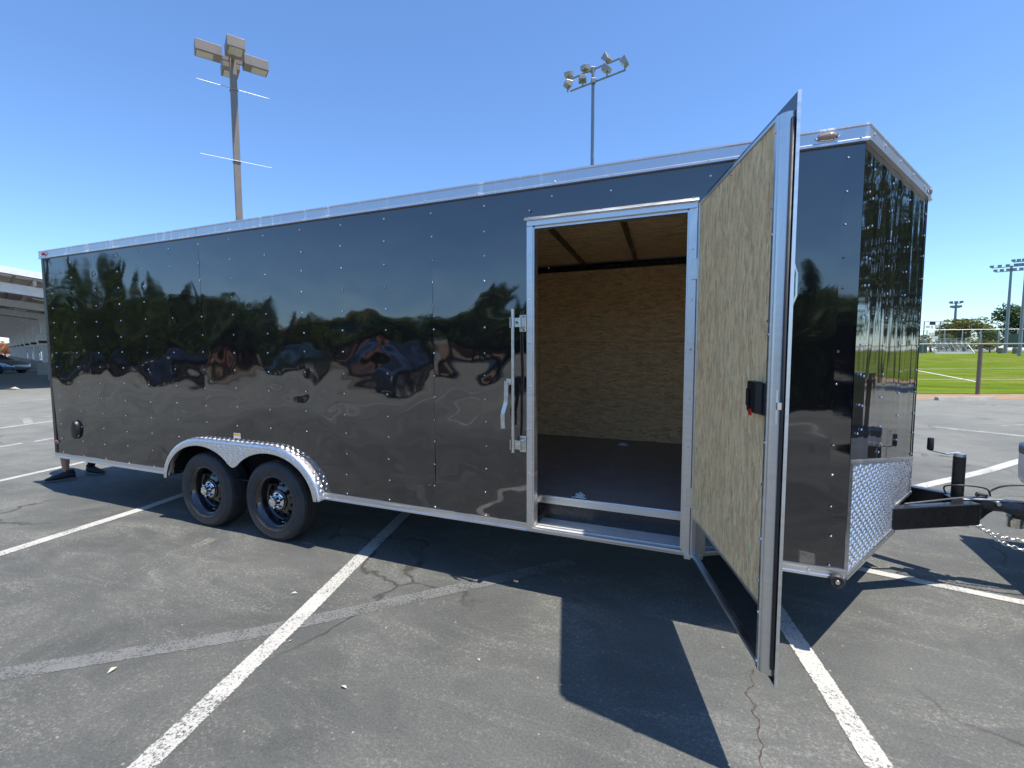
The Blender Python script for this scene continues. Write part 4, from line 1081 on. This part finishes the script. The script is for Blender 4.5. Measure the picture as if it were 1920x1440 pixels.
dk = MB(); dk.add([CP(.02,S0,-.26), CP(DL,S0,-.26), CP(DL,S1,-.26), CP(.02,S1,-.26)], [(0,1,2,3)]); dk.v += [(x, y, z+.03) for x, y, z in dk.v]; dk.f += [(4,5,6,7),(0,1,5,4),(1,2,6,5),(2,3,7,6),(3,0,4,7)]
dk.build('sun_block_sheet', M['panelback'], can)  # added sheet above the panels, stops sun coming through their gaps
tm = MB().bar((0,0,0), tuple(E_*.75+Vector((0,0,-TILT*.75))), .07, .05).mesh('conduit_bar', M['white'])  # plain white conduit pieces under the canopy, no lamp in them
for i, (d, s) in enumerate([(2.5,-.9),(4.5,-.7),(7.5,-1.0),(6.0,1.0),(11,-.3),(13,1.6),(16,.4),(20,1.5)]): inst('conduit_bracket', tm, can, CP(d, s, -.60), (0,0,.5*(i % 2)))

# ================================================================== PERSON behind the trailer
def skin_mesh(name, chains, mat, parent=None, sub=2):
    vs = []; es = []; rs = []
    for ch in chains:
        prev = None
        for p, r in ch:
            hit = None
            for i, q in enumerate(vs):
                if (Vector(q)-Vector(p)).length < 1e-4: hit = i
            if hit is None: vs.append(tuple(p)); rs.append(r); hit = len(vs)-1
            if prev is not None: es.append((prev, hit))
            prev = hit
    me = bpy.data.meshes.new(name); me.from_pydata(vs, es, []); me.materials.append(mat)
    o = bpy.data.objects.new(name, me); COL.objects.link(o)
    if parent: o.parent = parent
    o.modifiers.new('skin', 'SKIN').use_smooth_shade = True
    if not me.skin_vertices: me.skin_vertices.new()
    for i, r in enumerate(rs):
        me.skin_vertices[0].data[i].radius = (r, r) if isinstance(r, (int, float)) else r
    me.skin_vertices[0].data[0].use_root = True
    s = o.modifiers.new('subdivision', 'SUBSURF'); s.levels = sub; s.render_levels = sub
    return o
def make_person():
    t = thing('person', 'person in black shoes standing behind the rear of the trailer', 'person', None, (-.70,.48,0), 0)
    hipL, hipR = (.05,-.075,.90), (-.02,.085,.90)
    pel = (.0,0,.95); fl = (.06,-.13,.085); fr = (.02,.16,.085)
    body = skin_mesh('body', [
        [(pel,.135),((.0,0,1.10),.130),((.0,0,1.28),.150),((.0,0,1.42),.125),((.0,0,1.50),.055),((.01,0,1.55),.052),((.02,0,1.63),.085),((.015,0,1.70),.090),((.01,0,1.755),.060)],
        [(pel,.135),(hipL,.085),((.05,-.115,.50),.060),((.045,-.125,.33),.056),((.05,-.13,.15),.036),(fl,.036)],
        [(pel,.135),(hipR,.085),((.05,.13,.50),.060),((.0,.15,.33),.056),((.0,.16,.15),.036),(fr,.036)],
        [((.0,0,1.42),.125),((.17,-.05,1.41),.062),((.22,-.07,1.13),.045),((.20,-.13,.92),.034),((.19,-.15,.86),.036),((.18,-.16,.79),.018)],
        [((.0,0,1.42),.125),((-.17,.09,1.41),.062),((-.23,.11,1.14),.045),((-.22,.05,.93),.034),((-.21,.03,.87),.036),((-.20,.01,.80),.018)]], M['skinperson'], t)
    skin_mesh('shirt', [[((0,0,.90),.158),((0,0,1.10),.150),((0,0,1.28),.172),((0,0,1.42),.145),((.0,0,1.47),.085)],
        [((0,0,1.42),.145),((.17,-.05,1.41),.078),((.205,-.06,1.22),.066)], [((0,0,1.42),.145),((-.17,.09,1.41),.078),((-.205,.10,1.22),.066)]], M['shirt'], t)
    skin_mesh('shorts', [[((0,0,.98),.155),((0,0,.90),.155),((.01,-.10,.82),.118),((.045,-.115,.54),.092)], [((0,0,.90),.155),((.02,.10,.82),.118),((.05,.13,.54),.092)]], M['shorts'], t)
    skin_mesh('hair', [[((-.03,0,1.66),.072),((-.02,0,1.74),.090),((.0,0,1.785),.065)]], M['hair'], t)
    for (x, y, z), ang, sock in ((fl, R(-112), False), (fr, R(8), True)):
        ca, sa = math.cos(ang), math.sin(ang)
        def T(p): return (x+p[0]*ca-p[1]*sa, y+p[0]*sa+p[1]*ca, p[2])
        # shoe upper lofted from heel to toe
        prof = [(-.085,.018,.02,.075),(-.075,.032,.012,.105),(-.03,.038,.012,.118),(.02,.041,.012,.105),(.07,.046,.012,.085),(.125,.050,.012,.066),(.17,.042,.014,.050),(.198,.020,.02,.038)]
        m = MB(); k = 10
        for px_, hw, z0, z1 in prof:
            for j in range(k):
                a = 2*math.pi*j/k; m.v.append(T((px_, hw*math.cos(a)*(1 if math.sin(a) < .3 else .82), (z0+z1)/2+(z1-z0)/2*math.sin(a)+.008)))
        for i in range(len(prof)-1):
            for j in range(k): m.f.append((i*k+j, i*k+(j+1) % k, (i+1)*k+(j+1) % k, (i+1)*k+j))
        m.f += [tuple(range(k)), tuple((len(prof)-1)*k+j for j in range(k))]
        sh = m.build('shoe', M['shoe'], t, smooth=60)
        m = MB(); pl_ = [(-.092,-.02),(-.08,-.036),(.0,-.042),(.11,-.054),(.17,-.044),(.205,-.012),(.205,.012),(.17,.044),(.11,.054),(.0,.042),(-.08,.036),(-.092,.02)]
        m.prism(pl_, lambda a, b: T((a,b,.001)), lambda a, b: T((a,b,.026))); m.build('sole', M['sole'], sh, bevel=.004)
        MB().tube([T((-.03,0,.10)), T((-.03,0,.128))], [.046,.043], 14).build('collar', M['shoe'], sh, smooth=40)
        if sock: MB().tube([T((-.02,0,.11)), (x+.0,y,.16), (x-.005,y-.002,.26)], [.041,.043,.056], 14).build('sock', M['sock'], t, smooth=True)
    return t
make_person()

# ================================================================== SPORTS FIELD
fen = thing('chain_link_fence', 'low chain link fence with brown posts along the grass field', 'fence')
fx0, fx1 = -17.0, 26.0
MB().tube([FP(fx0,0,1.80), FP(fx1,0,1.80)], .025, 8).build('top_rail', M['galv'], fen)
k = 0; a = fx0
pmesh = MB().tube([(0,0,0),(0,0,1.80)], .062, 10).mesh('post', M['fencepost'])
for i in range(int((fx1+15.25)/3.05)+1):
    a = i*3.05-15.25; inst('post', pmesh, fen, FP(a, .06))
m = MB(); sp = .075; wd = .0010
n = int((fx1-fx0)/sp)
for i in range(n):
    for s in (1, -1):
        a = fx0+i*sp; b = a+s*1.7
        if b < fx0 or b > fx1: continue
        p = Vector(FP(a,-.02*s*.2,.06)); q = Vector(FP(b,-.02*s*.2,1.77)); e = FD*wd*1.4; f = FN*wd*1.4
        m.add([p-e, p+f, p+e, q-e, q+f, q+e], [(0,1,4,3),(1,2,5,4),(2,0,3,5)])
m.build('wire_mesh', M['wire'], fen, kind='stuff', fix=False)

# tall backstop fence with banners and bleachers on the far side
def far_at(u, depth): p = ground_at(u, depth); return Vector((p[0], p[1], fz((Vector(p)-FO).dot(FN))))
def wire_sheet(m, A, B, z0, z1, sp, wd):
    L = (B-A).length; d = (B-A)/L; n = int(L/sp); h = z1-z0
    for i in range(-int(h/sp), n):
        for s in (0, 1):
            a = i*sp; b = a+h
            a2, b2 = max(0, a), min(L, b)
            if b2 <= a2: continue
            za, zb = (z0+(a2-a), z0+(b2-a)) if s == 0 else (z1-(a2-a), z1-(b2-a))
            p = A+d*a2; q = A+d*b2; e = Vector((0,0,wd)); f = d.cross(Vector((0,0,1)))*wd
            m.add([Vector((p.x,p.y,za))-e, Vector((p.x,p.y,za))+f, Vector((p.x,p.y,za))+e, Vector((q.x,q.y,zb))-e, Vector((q.x,q.y,zb))+f, Vector((q.x,q.y,zb))+e], [(0,1,4,3),(1,2,5,4),(2,0,3,5)])
A, B = far_at(1640, 100), far_at(2050, 92); zg = A.z
bs = thing('tall_mesh_fence', 'tall grey mesh fence across the far side of the grass field', 'fence')
dd = (B-A); zt = zat(621, 100)
for i in range(13):
    p = A+dd*i/12; MB().tube([(p.x,p.y,zg-.2),(p.x,p.y,zt)], .10, 8).build('post', M['galv'], bs)
MB().tube([(A.x,A.y,zt),(B.x,B.y,zt)], .06, 6).build('top_rail', M['galv'], bs)
m = MB(); wire_sheet(m, A, B, zg+.1, zt, .55, .012); m.build('wire_mesh', M['wire'], bs, kind='stuff', fix=False)
sA, sB = far_at(1888, 91), far_at(1990, 89)
MB().bar(Vector((sA.x,sA.y,zg+2.4)), Vector((sB.x,sB.y,zg+2.4)), .05, 2.6).build('windscreen_cloth', M['green_screen'], bs)
sA, sB = far_at(1700, 97), far_at(1738, 97)
MB().bar(Vector((sA.x,sA.y,zg+.95)), Vector((sB.x,sB.y,zg+.95)), .05, 1.9).build('windscreen_cloth', M['green_screen'], bs)
# scoreboard frame with small banners
fr = thing('banner_frame', 'tall open frame hung with small navy and white banners beyond the grass', 'banner frame')
dep = 88.
p0, p1 = far_at(1730, dep), far_at(1760, dep); zt2 = zat(604, dep)
for p in (p0, p1): MB().tube([(p.x,p.y,zg-.1),(p.x,p.y,zt2)], .09, 8).build('post', M['greypole'], fr)
MB().tube([(p0.x,p0.y,zt2-.05),(p1.x,p1.y,zt2-.05)], .05, 8).build('cross_rail', M['greypole'], fr)
for (u0, u1, v0, v1, mt) in ((1740,1751,605,611,'banner_navy'),(1733,1741,612,617,'banner_white'),(1743,1747,612,618,'banner_white'),(1750,1758,611,616,'banner_white'),(1739.5,1750.5,625,631,'banner_white'),(1746,1757.5,632,638,'banner_white')):
    a, b = far_at(u0, dep-.2), far_at(u1, dep-.2); za, zb = zat(v1, dep), zat(v0, dep)
    MB().bar(Vector((a.x,a.y,(za+zb)/2)), Vector((b.x,b.y,(za+zb)/2)), .04, zb-za).build('banner', M[mt], fr)
bl = thing('bleachers', 'silver bleacher stand in front of the far mesh fence', 'bleachers')
a, b = far_at(1757, 90), far_at(1828, 88); d = (b-a).normalized(); n = Vector((-d.y, d.x, 0))
for r in range(5):
    z = zg+.42+.42*r; o = n*(.62*r)
    pa, pb = a+o, b+o
    MB().bar(Vector((pa.x,pa.y,z)), Vector((pb.x,pb.y,z)), .26, .05).build('bench_plank', M['galv'], bl)
    MB().bar(Vector((pa.x,pa.y,z-.2))+n*-.3, Vector((pb.x,pb.y,z-.2))-n*.3, .24, .04).build('foot_plank', M['galv'], bl)
pa, pb = a+n*3, b+n*3
for i in range(8):
    q = pa+(pb-pa)*i/7; MB().bar(Vector((q.x,q.y,zg-.1)), Vector((q.x,q.y,zg+2.9)), .07, .07).build('upright', M['galv'], bl)
    q0 = a+(b-a)*i/7; MB().bar(Vector((q0.x,q0.y,zg)), Vector((q.x,q.y,zg+2.0)), .07, .12).build('stringer', M['galv'], bl)
for z in (2.2,2.55,2.9): MB().bar(Vector((pa.x,pa.y,zg+z)), Vector((pb.x,pb.y,zg+z)), .05, .05).build('guard_rail', M['galv'], bl)
a, b = far_at(1752, 84), far_at(1822, 83)
MB().bar(Vector((a.x,a.y,fz(55)+.55)), Vector((b.x,b.y,fz(55)+.55)), .5, .35).build('player_bench', M['white'])
tag(bpy.data.objects['player_bench'], 'long white bench in front of the bleachers', 'bench')
for u, dp, lab in ((1876,86,'dark litter bin standing at the foot of the light pole'),(1904,84,'dark low box on the far grass near the picture edge')):
    p = far_at(u, dp); MB().lathe([(0,0),(.38,0),(.42,1.0),(.36,1.1),(0,1.12)], (p.x,p.y,p.z-.05), 'z', 14).build('litter_bin', M['fencepost'])
    o = [x for x in bpy.data.objects if x.name.startswith('litter_bin')][-1]; tag(o, lab, 'bin')

# ================================================================== TREES
def leaves(m, c, rx, ry, rz, n, size, r, shell=.55):
    for _ in range(n):
        while True:
            p = Vector((r.uniform(-1,1), r.uniform(-1,1), r.uniform(-1,1)))
            if p.length <= 1 and p.length > r.random()*shell: break
        q = Vector((c[0]+p.x*rx, c[1]+p.y*ry, c[2]+p.z*rz)); s = size*r.uniform(.55,1.35)
        u = Vector((r.gauss(0,1), r.gauss(0,1), r.gauss(0,.7))).normalized(); v = u.orthogonal().normalized()
        v = (v*math.cos(3)+u.cross(v)*math.sin(r.uniform(0,6.28))).normalized()
        m.add([q-u*s, q+v*s*.5-u*s*.1, q+u*s, q-v*s*.5+u*s*.1], [(0,1,2,3)])
def crown_mesh(kind, h, w, seed, n=2600):
    r = random.Random(seed); m = MB()
    if kind == 'cypress':
        k = 26
        for i in range(k):
            t = (i+.5)/k; z = h*(.05+.93*t); rad = w*.5*(math.sin(math.pi*min(1, .12+t*.88))**.6)*(1.0-.35*t)
            leaves(m, (r.uniform(-.05,.05)*w, r.uniform(-.05,.05)*w, z), rad, rad, h/k*1.6, n//k, .14+.02*h/8, r)
    else:
        blobs = []
        for i in range(22 if kind == 'round' else 15):
            a = r.uniform(0, 6.28); q = r.random()**.5*.36*w; z = h*(r.uniform(.38,.88) if kind == 'round' else r.uniform(.28,.92))
            f = 1-abs(z/h-.6)*1.1; blobs.append((q*math.cos(a)*f*1.2, q*math.sin(a)*f*1.2, z, w*r.uniform(.13,.25)*(.7+.4*f)))
        for bx_, by_, bz_, br in blobs: leaves(m, (bx_,by_,bz_), br, br, br*.78, n//len(blobs), .055*w**.5+.07, r, .8)
    return m
def trunk_mesh(kind, h, w, seed):
    r = random.Random(seed+50); m = MB(); tr = .045*h**.8
    if kind == 'cypress': m.tube([(0,0,-.05),(0,0,h*.3),(0,0,h*.85)], [tr*.6,tr*.45,.02], 8)
    else:
        pts = [(0,0,-.05),(r.uniform(-.1,.1),r.uniform(-.1,.1),h*.22),(r.uniform(-.2,.2),r.uniform(-.2,.2),h*.45),(r.uniform(-.3,.3),r.uniform(-.3,.3),h*.72)]
        m.tube(pts, [tr,tr*.8,tr*.55,tr*.2], 9)
        for i in range(7):
            a = r.uniform(0,6.28); z0 = h*r.uniform(.22,.5); L = w*r.uniform(.2,.36)
            m.tube([(0,0,z0),(L*.5*math.cos(a),L*.5*math.sin(a),z0+L*.45),(L*math.cos(a),L*math.sin(a),z0+L*.8)], [tr*.42,tr*.28,.02], 6)
    return m
proto = {}
def tree(name, label, cat, loc, kind, h, w, mat, seed, group=None, n=2600, rz=None):
    key = (kind, mat, seed % 3)
    if key not in proto:
        proto[key] = (crown_mesh(kind, 8., 3.0 if kind == 'cypress' else 7., seed, n).mesh('crown', M[mat], fix=False), trunk_mesh(kind, 8., 3. if kind == 'cypress' else 7., seed).mesh('trunk', M['bark'], True))
    cm, tm_ = proto[key]; bw = 3.0 if kind == 'cypress' else 7.
    t = thing(name, label, cat, group, loc, seed*1.7 if rz is None else rz); t.scale = (w/bw, w/bw, h/8.)
    inst('trunk', tm_, t); inst('crown', cm, t); return t
def field_tree(u, depth, h, w, kind, mat, seed, name, label, n=2600):
    p = far_at(u, depth); return tree(name, label, 'tree' if kind != 'bush' else 'bush', (p.x,p.y,p.z-.1), kind, h, w, mat, seed, 'trees beyond the grass field', n)
def htop(v, dep): return zat(v, dep)-zg
field_tree(1806, 132, htop(596,132), 13.5, 'round', 'leaf_olive', 31, 'round_tree', 'broad dome shaped olive green tree behind the bleachers', 5200)
field_tree(1870, 122, htop(617,122), 8, 'round', 'leaf_dark', 33, 'round_tree', 'lower dark tree left of the tall tree at the picture edge', 4200)
field_tree(1903, 112, htop(570,112), 9, 'round', 'leaf_dark', 34, 'round_tree', 'tall dark green tree between the two nearest light poles', 4200)
field_tree(1945, 110, htop(580,110), 10, 'round', 'leaf_dark', 35, 'round_tree', 'dark tree at the far right edge behind the last light pole', 4200)
field_tree(1745, 118, htop(627,118), 9, 'round', 'leaf_olive', 36, 'round_tree', 'low olive tree behind the banner frame', 4200)
for i, (u, v, w_) in enumerate(((1775,636,5),(1808,634,6),(1838,636,5),(1856,640,5),(1712,640,6))):
    field_tree(u, 104, htop(v,104), w_, 'bush', 'leaf_bright' if i % 2 else 'leaf_olive', 40+i, 'shrub', ['bright shrub left of the bleachers top rail','yellow green shrub over the bleachers','shrub at the right end of the bleachers','shrub between the bleachers and the litter bin','shrub hidden beside the trailer nose'][i], 2600)
# trees seen only beyond the right edge and mirrored in the nose of the trailer
for i, (hd, ds, h, w_, mt) in enumerate(((40,25,12,4.2,'leaf_dark'),(45,23,14,4.2,'leaf_olive'),(50.5,26,12.5,4.5,'leaf_dark'),(56,23,13.5,4.5,'leaf_dark'),(59,26,15.5,7,'leaf_olive'),(64,23,14,6.5,'leaf_dark'),(69,27,15,7,'leaf_dark'),(75,24,14,7,'leaf_olive'))):
    p = (7.8+ds*math.sin(R(hd)), .6+ds*math.cos(R(hd)), 0); tree('street_tree', 'tall leafy tree right of the picture, mirrored in the trailer nose, %s from the field' % ['first','second','third','fourth','fifth','sixth','seventh','eighth'][i], 'tree', p, 'bush', h, w_, mt, 60+i, 'tall trees right of the view', 3600)
# behind the canopy on the left
for i, (u, dep, v, w_, mt, lab) in enumerate(((9,95,640,4.5,'leaf_red','red leaved tree far behind the silver blue sedan'),(40,110,640,8,'leaf_bright','yellow green tree seen between the far canopy posts'),(70,100,636,8,'leaf_dark','dark green tree behind the nearest canopy posts'),(-30,100,630,8,'leaf_bright','bright tree beyond the left edge behind the canopy'))):
    p = ground_at(u, dep); tree('street_tree', lab, 'tree', p, 'round', zat(v,dep), w_, mt, 80+i, 'trees behind the canopy')

# ---- what stands behind the camera and shows in the glossy side
def mirror_x(u, Y): 
    d = _f+_r2*((u-960)/880.07); s = (Y-CAM.y)/d.y; return CAM.x+d.x*s, s
row = [(96,14.0,'cypress','leaf_cyp',2.4,470),(150,16,'cypress','leaf_cyp',2.1,474),(172,16,'cypress','leaf_cyp',1.8,490),(206,16.5,'cypress','leaf_cyp',1.6,484),(222,17.5,'cypress','leaf_cyp',1.6,486),(243,17,'cypress','leaf_cyp',1.8,492),(288,18,'cypress','leaf_cyp',2.6,516),
       (122,19,'round','leaf_dark',7,566),(190,20,'round','leaf_cyp',7,568),(252,20,'round','leaf_cyp',7,566),(300,21,'round','leaf_dark',7,562),(335,22,'round','leaf_dark',6,562),(372,18,'cypress','leaf_dark',2.6,540),(405,22,'round','leaf_dark',6.5,556),(432,23,'round','leaf_dark',6,545),(470,24,'round','leaf_dark',5.5,590),(508,18,'cypress','leaf_dark',1.9,553),(552,22,'cypress','leaf_dark',1.7,580),(582,22,'cypress','leaf_cyp',2.4,588),(640,27,'round','leaf_dark',6,585),(690,27,'round','leaf_cyp',7,580),(745,26,'round','leaf_dark',5.5,592),(835,24,'round','leaf_dark',6,585),(880,24,'round','leaf_dark',6,575),(922,22,'round','leaf_dark',5,560),(950,22,'cypress','leaf_dark',1.8,545),(965,23,'cypress','leaf_dark',1.6,548),
       (1010,24,'round','leaf_dark',6.5,585),(1120,25,'round','leaf_dark',7,580),(1230,25,'round','leaf_cyp',7,585),(1330,25,'round','leaf_dark',7,580),(1490,15,'cypress','leaf_dark',1.8,520),(1515,17,'round','leaf_dark',4.5,545),(1560,18,'round','leaf_dark',5,540),(1620,19,'round','leaf_dark',6,550),(1700,20,'round','leaf_cyp',6,550)]
ordn = ['first','second','third','fourth','fifth','sixth','seventh','eighth','ninth','tenth','eleventh','twelfth','thirteenth','fourteenth','fifteenth','sixteenth','seventeenth','eighteenth','nineteenth','twentieth','twenty first','twenty second','twenty third','twenty fourth']
cnt = {}
for i, (u, Y, kd, mt, w_, v) in enumerate(row):
    x, s = mirror_x(u, Y); h = 1.63+(656-v)/880.07*s
    k = (kd,); cnt[k] = cnt.get(k, 0)+1
    lab = ('slim cypress' if kd == 'cypress' else 'bushy tree')+' mirrored in the trailer side, %s of its kind from the left' % ordn[cnt[k]-1]
    tree('cypress_tree' if kd == 'cypress' else 'round_tree', lab, 'tree', (x, -Y, 0), kd, h, w_*(1.0 if kd == 'cypress' else 1.1), mt, i, 'trees mirrored in the trailer side', 3000)
# planted verge and kerb in front of those trees
m = MB(); m.add([(-75,-12.8,.10),(-30,-17.2,.10),(-8,-20.5,.10),(40,-20.5,.10),(40,-60,.10),(-75,-60,.10)], [(0,1,2,3,4,5)])
m.build('planted_verge', simple('dry_mulch', (.16,.115,.075), .95, 0, 1.45, .3, 2, .3), kind='structure')
m = MB(); vp = [(-75,-12.8),(-30,-17.2),(-8,-20.5),(40,-20.5)]
for a, b in zip(vp, vp[1:]): m.bar((a[0],a[1],.06), (b[0],b[1],.06), .35, .14)
m.build('verge_kerb', M['concrete'], kind='structure')
# stucco houses behind the trees
for i, (x0, x1, y0, h, lab) in enumerate(((-62,-44,-29,4.2,'terracotta stucco house behind the cypress row, leftmost'),(-36,-24,-33,4.0,'terracotta stucco house behind the bushy trees'),(-18,-4,-38,3.6,'low terracotta house under the teal awning'),(2,26,-34,4.0,'wide terracotta house behind the camera'))):
    t = thing('stucco_house', lab, 'house', 'houses behind the camera', (x0,y0,0))
    L = x1-x0; dp = 8
    MB().box(0, L, -dp, 0, 0, h).build('wall', M['stucco'], t)
    MB().add([(-.5,.5,h+.003),(L+.5,.5,h+.003),(L+.5,-dp-.5,h+.003),(-.5,-dp-.5,h+.003),(2,-dp/2,h+1.7),(L-2,-dp/2,h+1.7)], [(0,1,5,4),(1,2,5),(2,3,4,5),(3,0,4),(0,3,2,1)]).build('roof', simple('brown_roof_tiles', (.12,.07,.05), .8), t)
    for k in range(int(L/4)):
        wn = MB().box(1.5+k*4, 2.9+k*4, .002, .05, 1.0, 2.3).build('window', M['white'], t)
        MB().box(1.6+k*4, 2.8+k*4, .051, .06, 1.1, 2.2).build('pane', M['glass'], wn)
# teal awning over parked trailers
aw = thing('teal_awning', 'teal cloth awning on white posts mirrored in the middle of the trailer side', 'awning', None, (-20.5,-25,0))
MB().prism([(0,2.9),(2.2,3.7),(4.6,3.7),(6.8,2.9),(6.8,2.65),(0,2.65)], lambda x, z: (x,0,z), lambda x, z: (x,-4,z)).build('cloth', M['teal'], aw)
for x in (.15,3.4,6.65):
    for y in (-.15,-3.85): MB().tube([(x,y,0),(x,y,2.7)], .05, 8).build('post', M['white'], aw)
sg = thing('marquee_sign', 'small white sign on a dark board mirrored in the trailer side', 'sign', None, (-27.2,-23.0,0))
MB().box(-.5, .5, -.08, 0, 0, 4.2).build('board', M['blackdull'], sg)
MB().prism([(-.35,2.4),(-.2,2.4),(-.12,2.85),(.12,2.85),(.2,2.4),(.35,2.4),(.12,3.9),(-.12,3.9)], lambda x, z: (x,.002,z), lambda x, z: (x,.03,z)).build('letter', M['white'], sg)
# cars parked in front of the verge
pal = [('black', (.012,.012,.013)), ('dark grey', (.05,.05,.055)), ('dark maroon', (.030,.008,.012)), ('white', (.6,.6,.6)), ('dark green', (.015,.03,.02)), ('black', (.01,.01,.012)), ('dark blue', (.012,.016,.028)), ('silver', (.35,.36,.37))]
spots = [(-36,-14.4,1),(-30,-15.2,0),(-23.0,-16.0,5),(-14.5,-17.2,4),(-8.5,-17.9,0),(11.8,-14.5,5),(15.0,-14.6,1)]
side = ['leftmost','second','third','fourth','fifth','sixth','rightmost']
for i, (x, y, c) in enumerate(spots):
    sedan('parked_sedan', pal[c][0]+' sedan parked nose out behind the camera, %s in the mirrored row' % side[i], 'car', (x,y,0), R(76+rnd.uniform(-3,3)) if i < 5 else R(88), paint(pal[c][0].replace(' ','_')+'_car_paint', pal[c][1]), 'cars mirrored in the trailer side', tall=1.0+.12*(i % 3))
# shade structure mirrored beside the open door
sh = thing('shade_structure', 'dark flat shade roof on posts mirrored right of the open door', 'shade', None, (9.5,-18.5,0))
MB().box(0, 9, -5, 0, 3.0, 3.25).build('roof', M['blackdull'], sh)
for x in (.2,3,6,8.8): MB().box(x-.09, x+.09, -.25, -.07, 0, 3.0).build('post', M['blackdull'], sh)
MB().box(.1, 8.9, -4.9, -4.75, 0, 3.0).build('back_wall', M['blackdull'], sh)

# ================================================================== LITTER on the asphalt
lm = MB(); lm.add([(-.02,0,.001),(0,-.009,.006),(.022,.002,.002),(.002,.010,.010)], [(0,1,2,3)]); lme = lm.mesh('dry_leaf', M['leafdry'], fix=False)
for i, (x, y, s, lab) in enumerate(((4.30,-.63,1.1,'pale dry leaf lying right of the faded line'),(4.06,-1.55,1.25,'long pale scrap lying left of the bright stall line'),(5.24,-1.19,1.0,'small pale scrap right of the bright stall line'),(4.7,-1.02,.6,'tiny dark scrap where the two painted lines cross'),(5.75,-.76,.7,'tiny pale leaf left of the door shadow'),(-20.2,7.2,12,'yellow paper lying at the edge of the canopy shadow'),(8.95,3.35,1.2,'small pale scrap behind the tongue jack'))):
    o = bpy.data.objects.new('dry_leaf', lme); COL.objects.link(o); o.location = (x,y,.003); o.scale = (s,s,s); o.rotation_euler = (0,0,i*1.3+.4); tag(o, lab, 'litter', 'scraps on the asphalt')
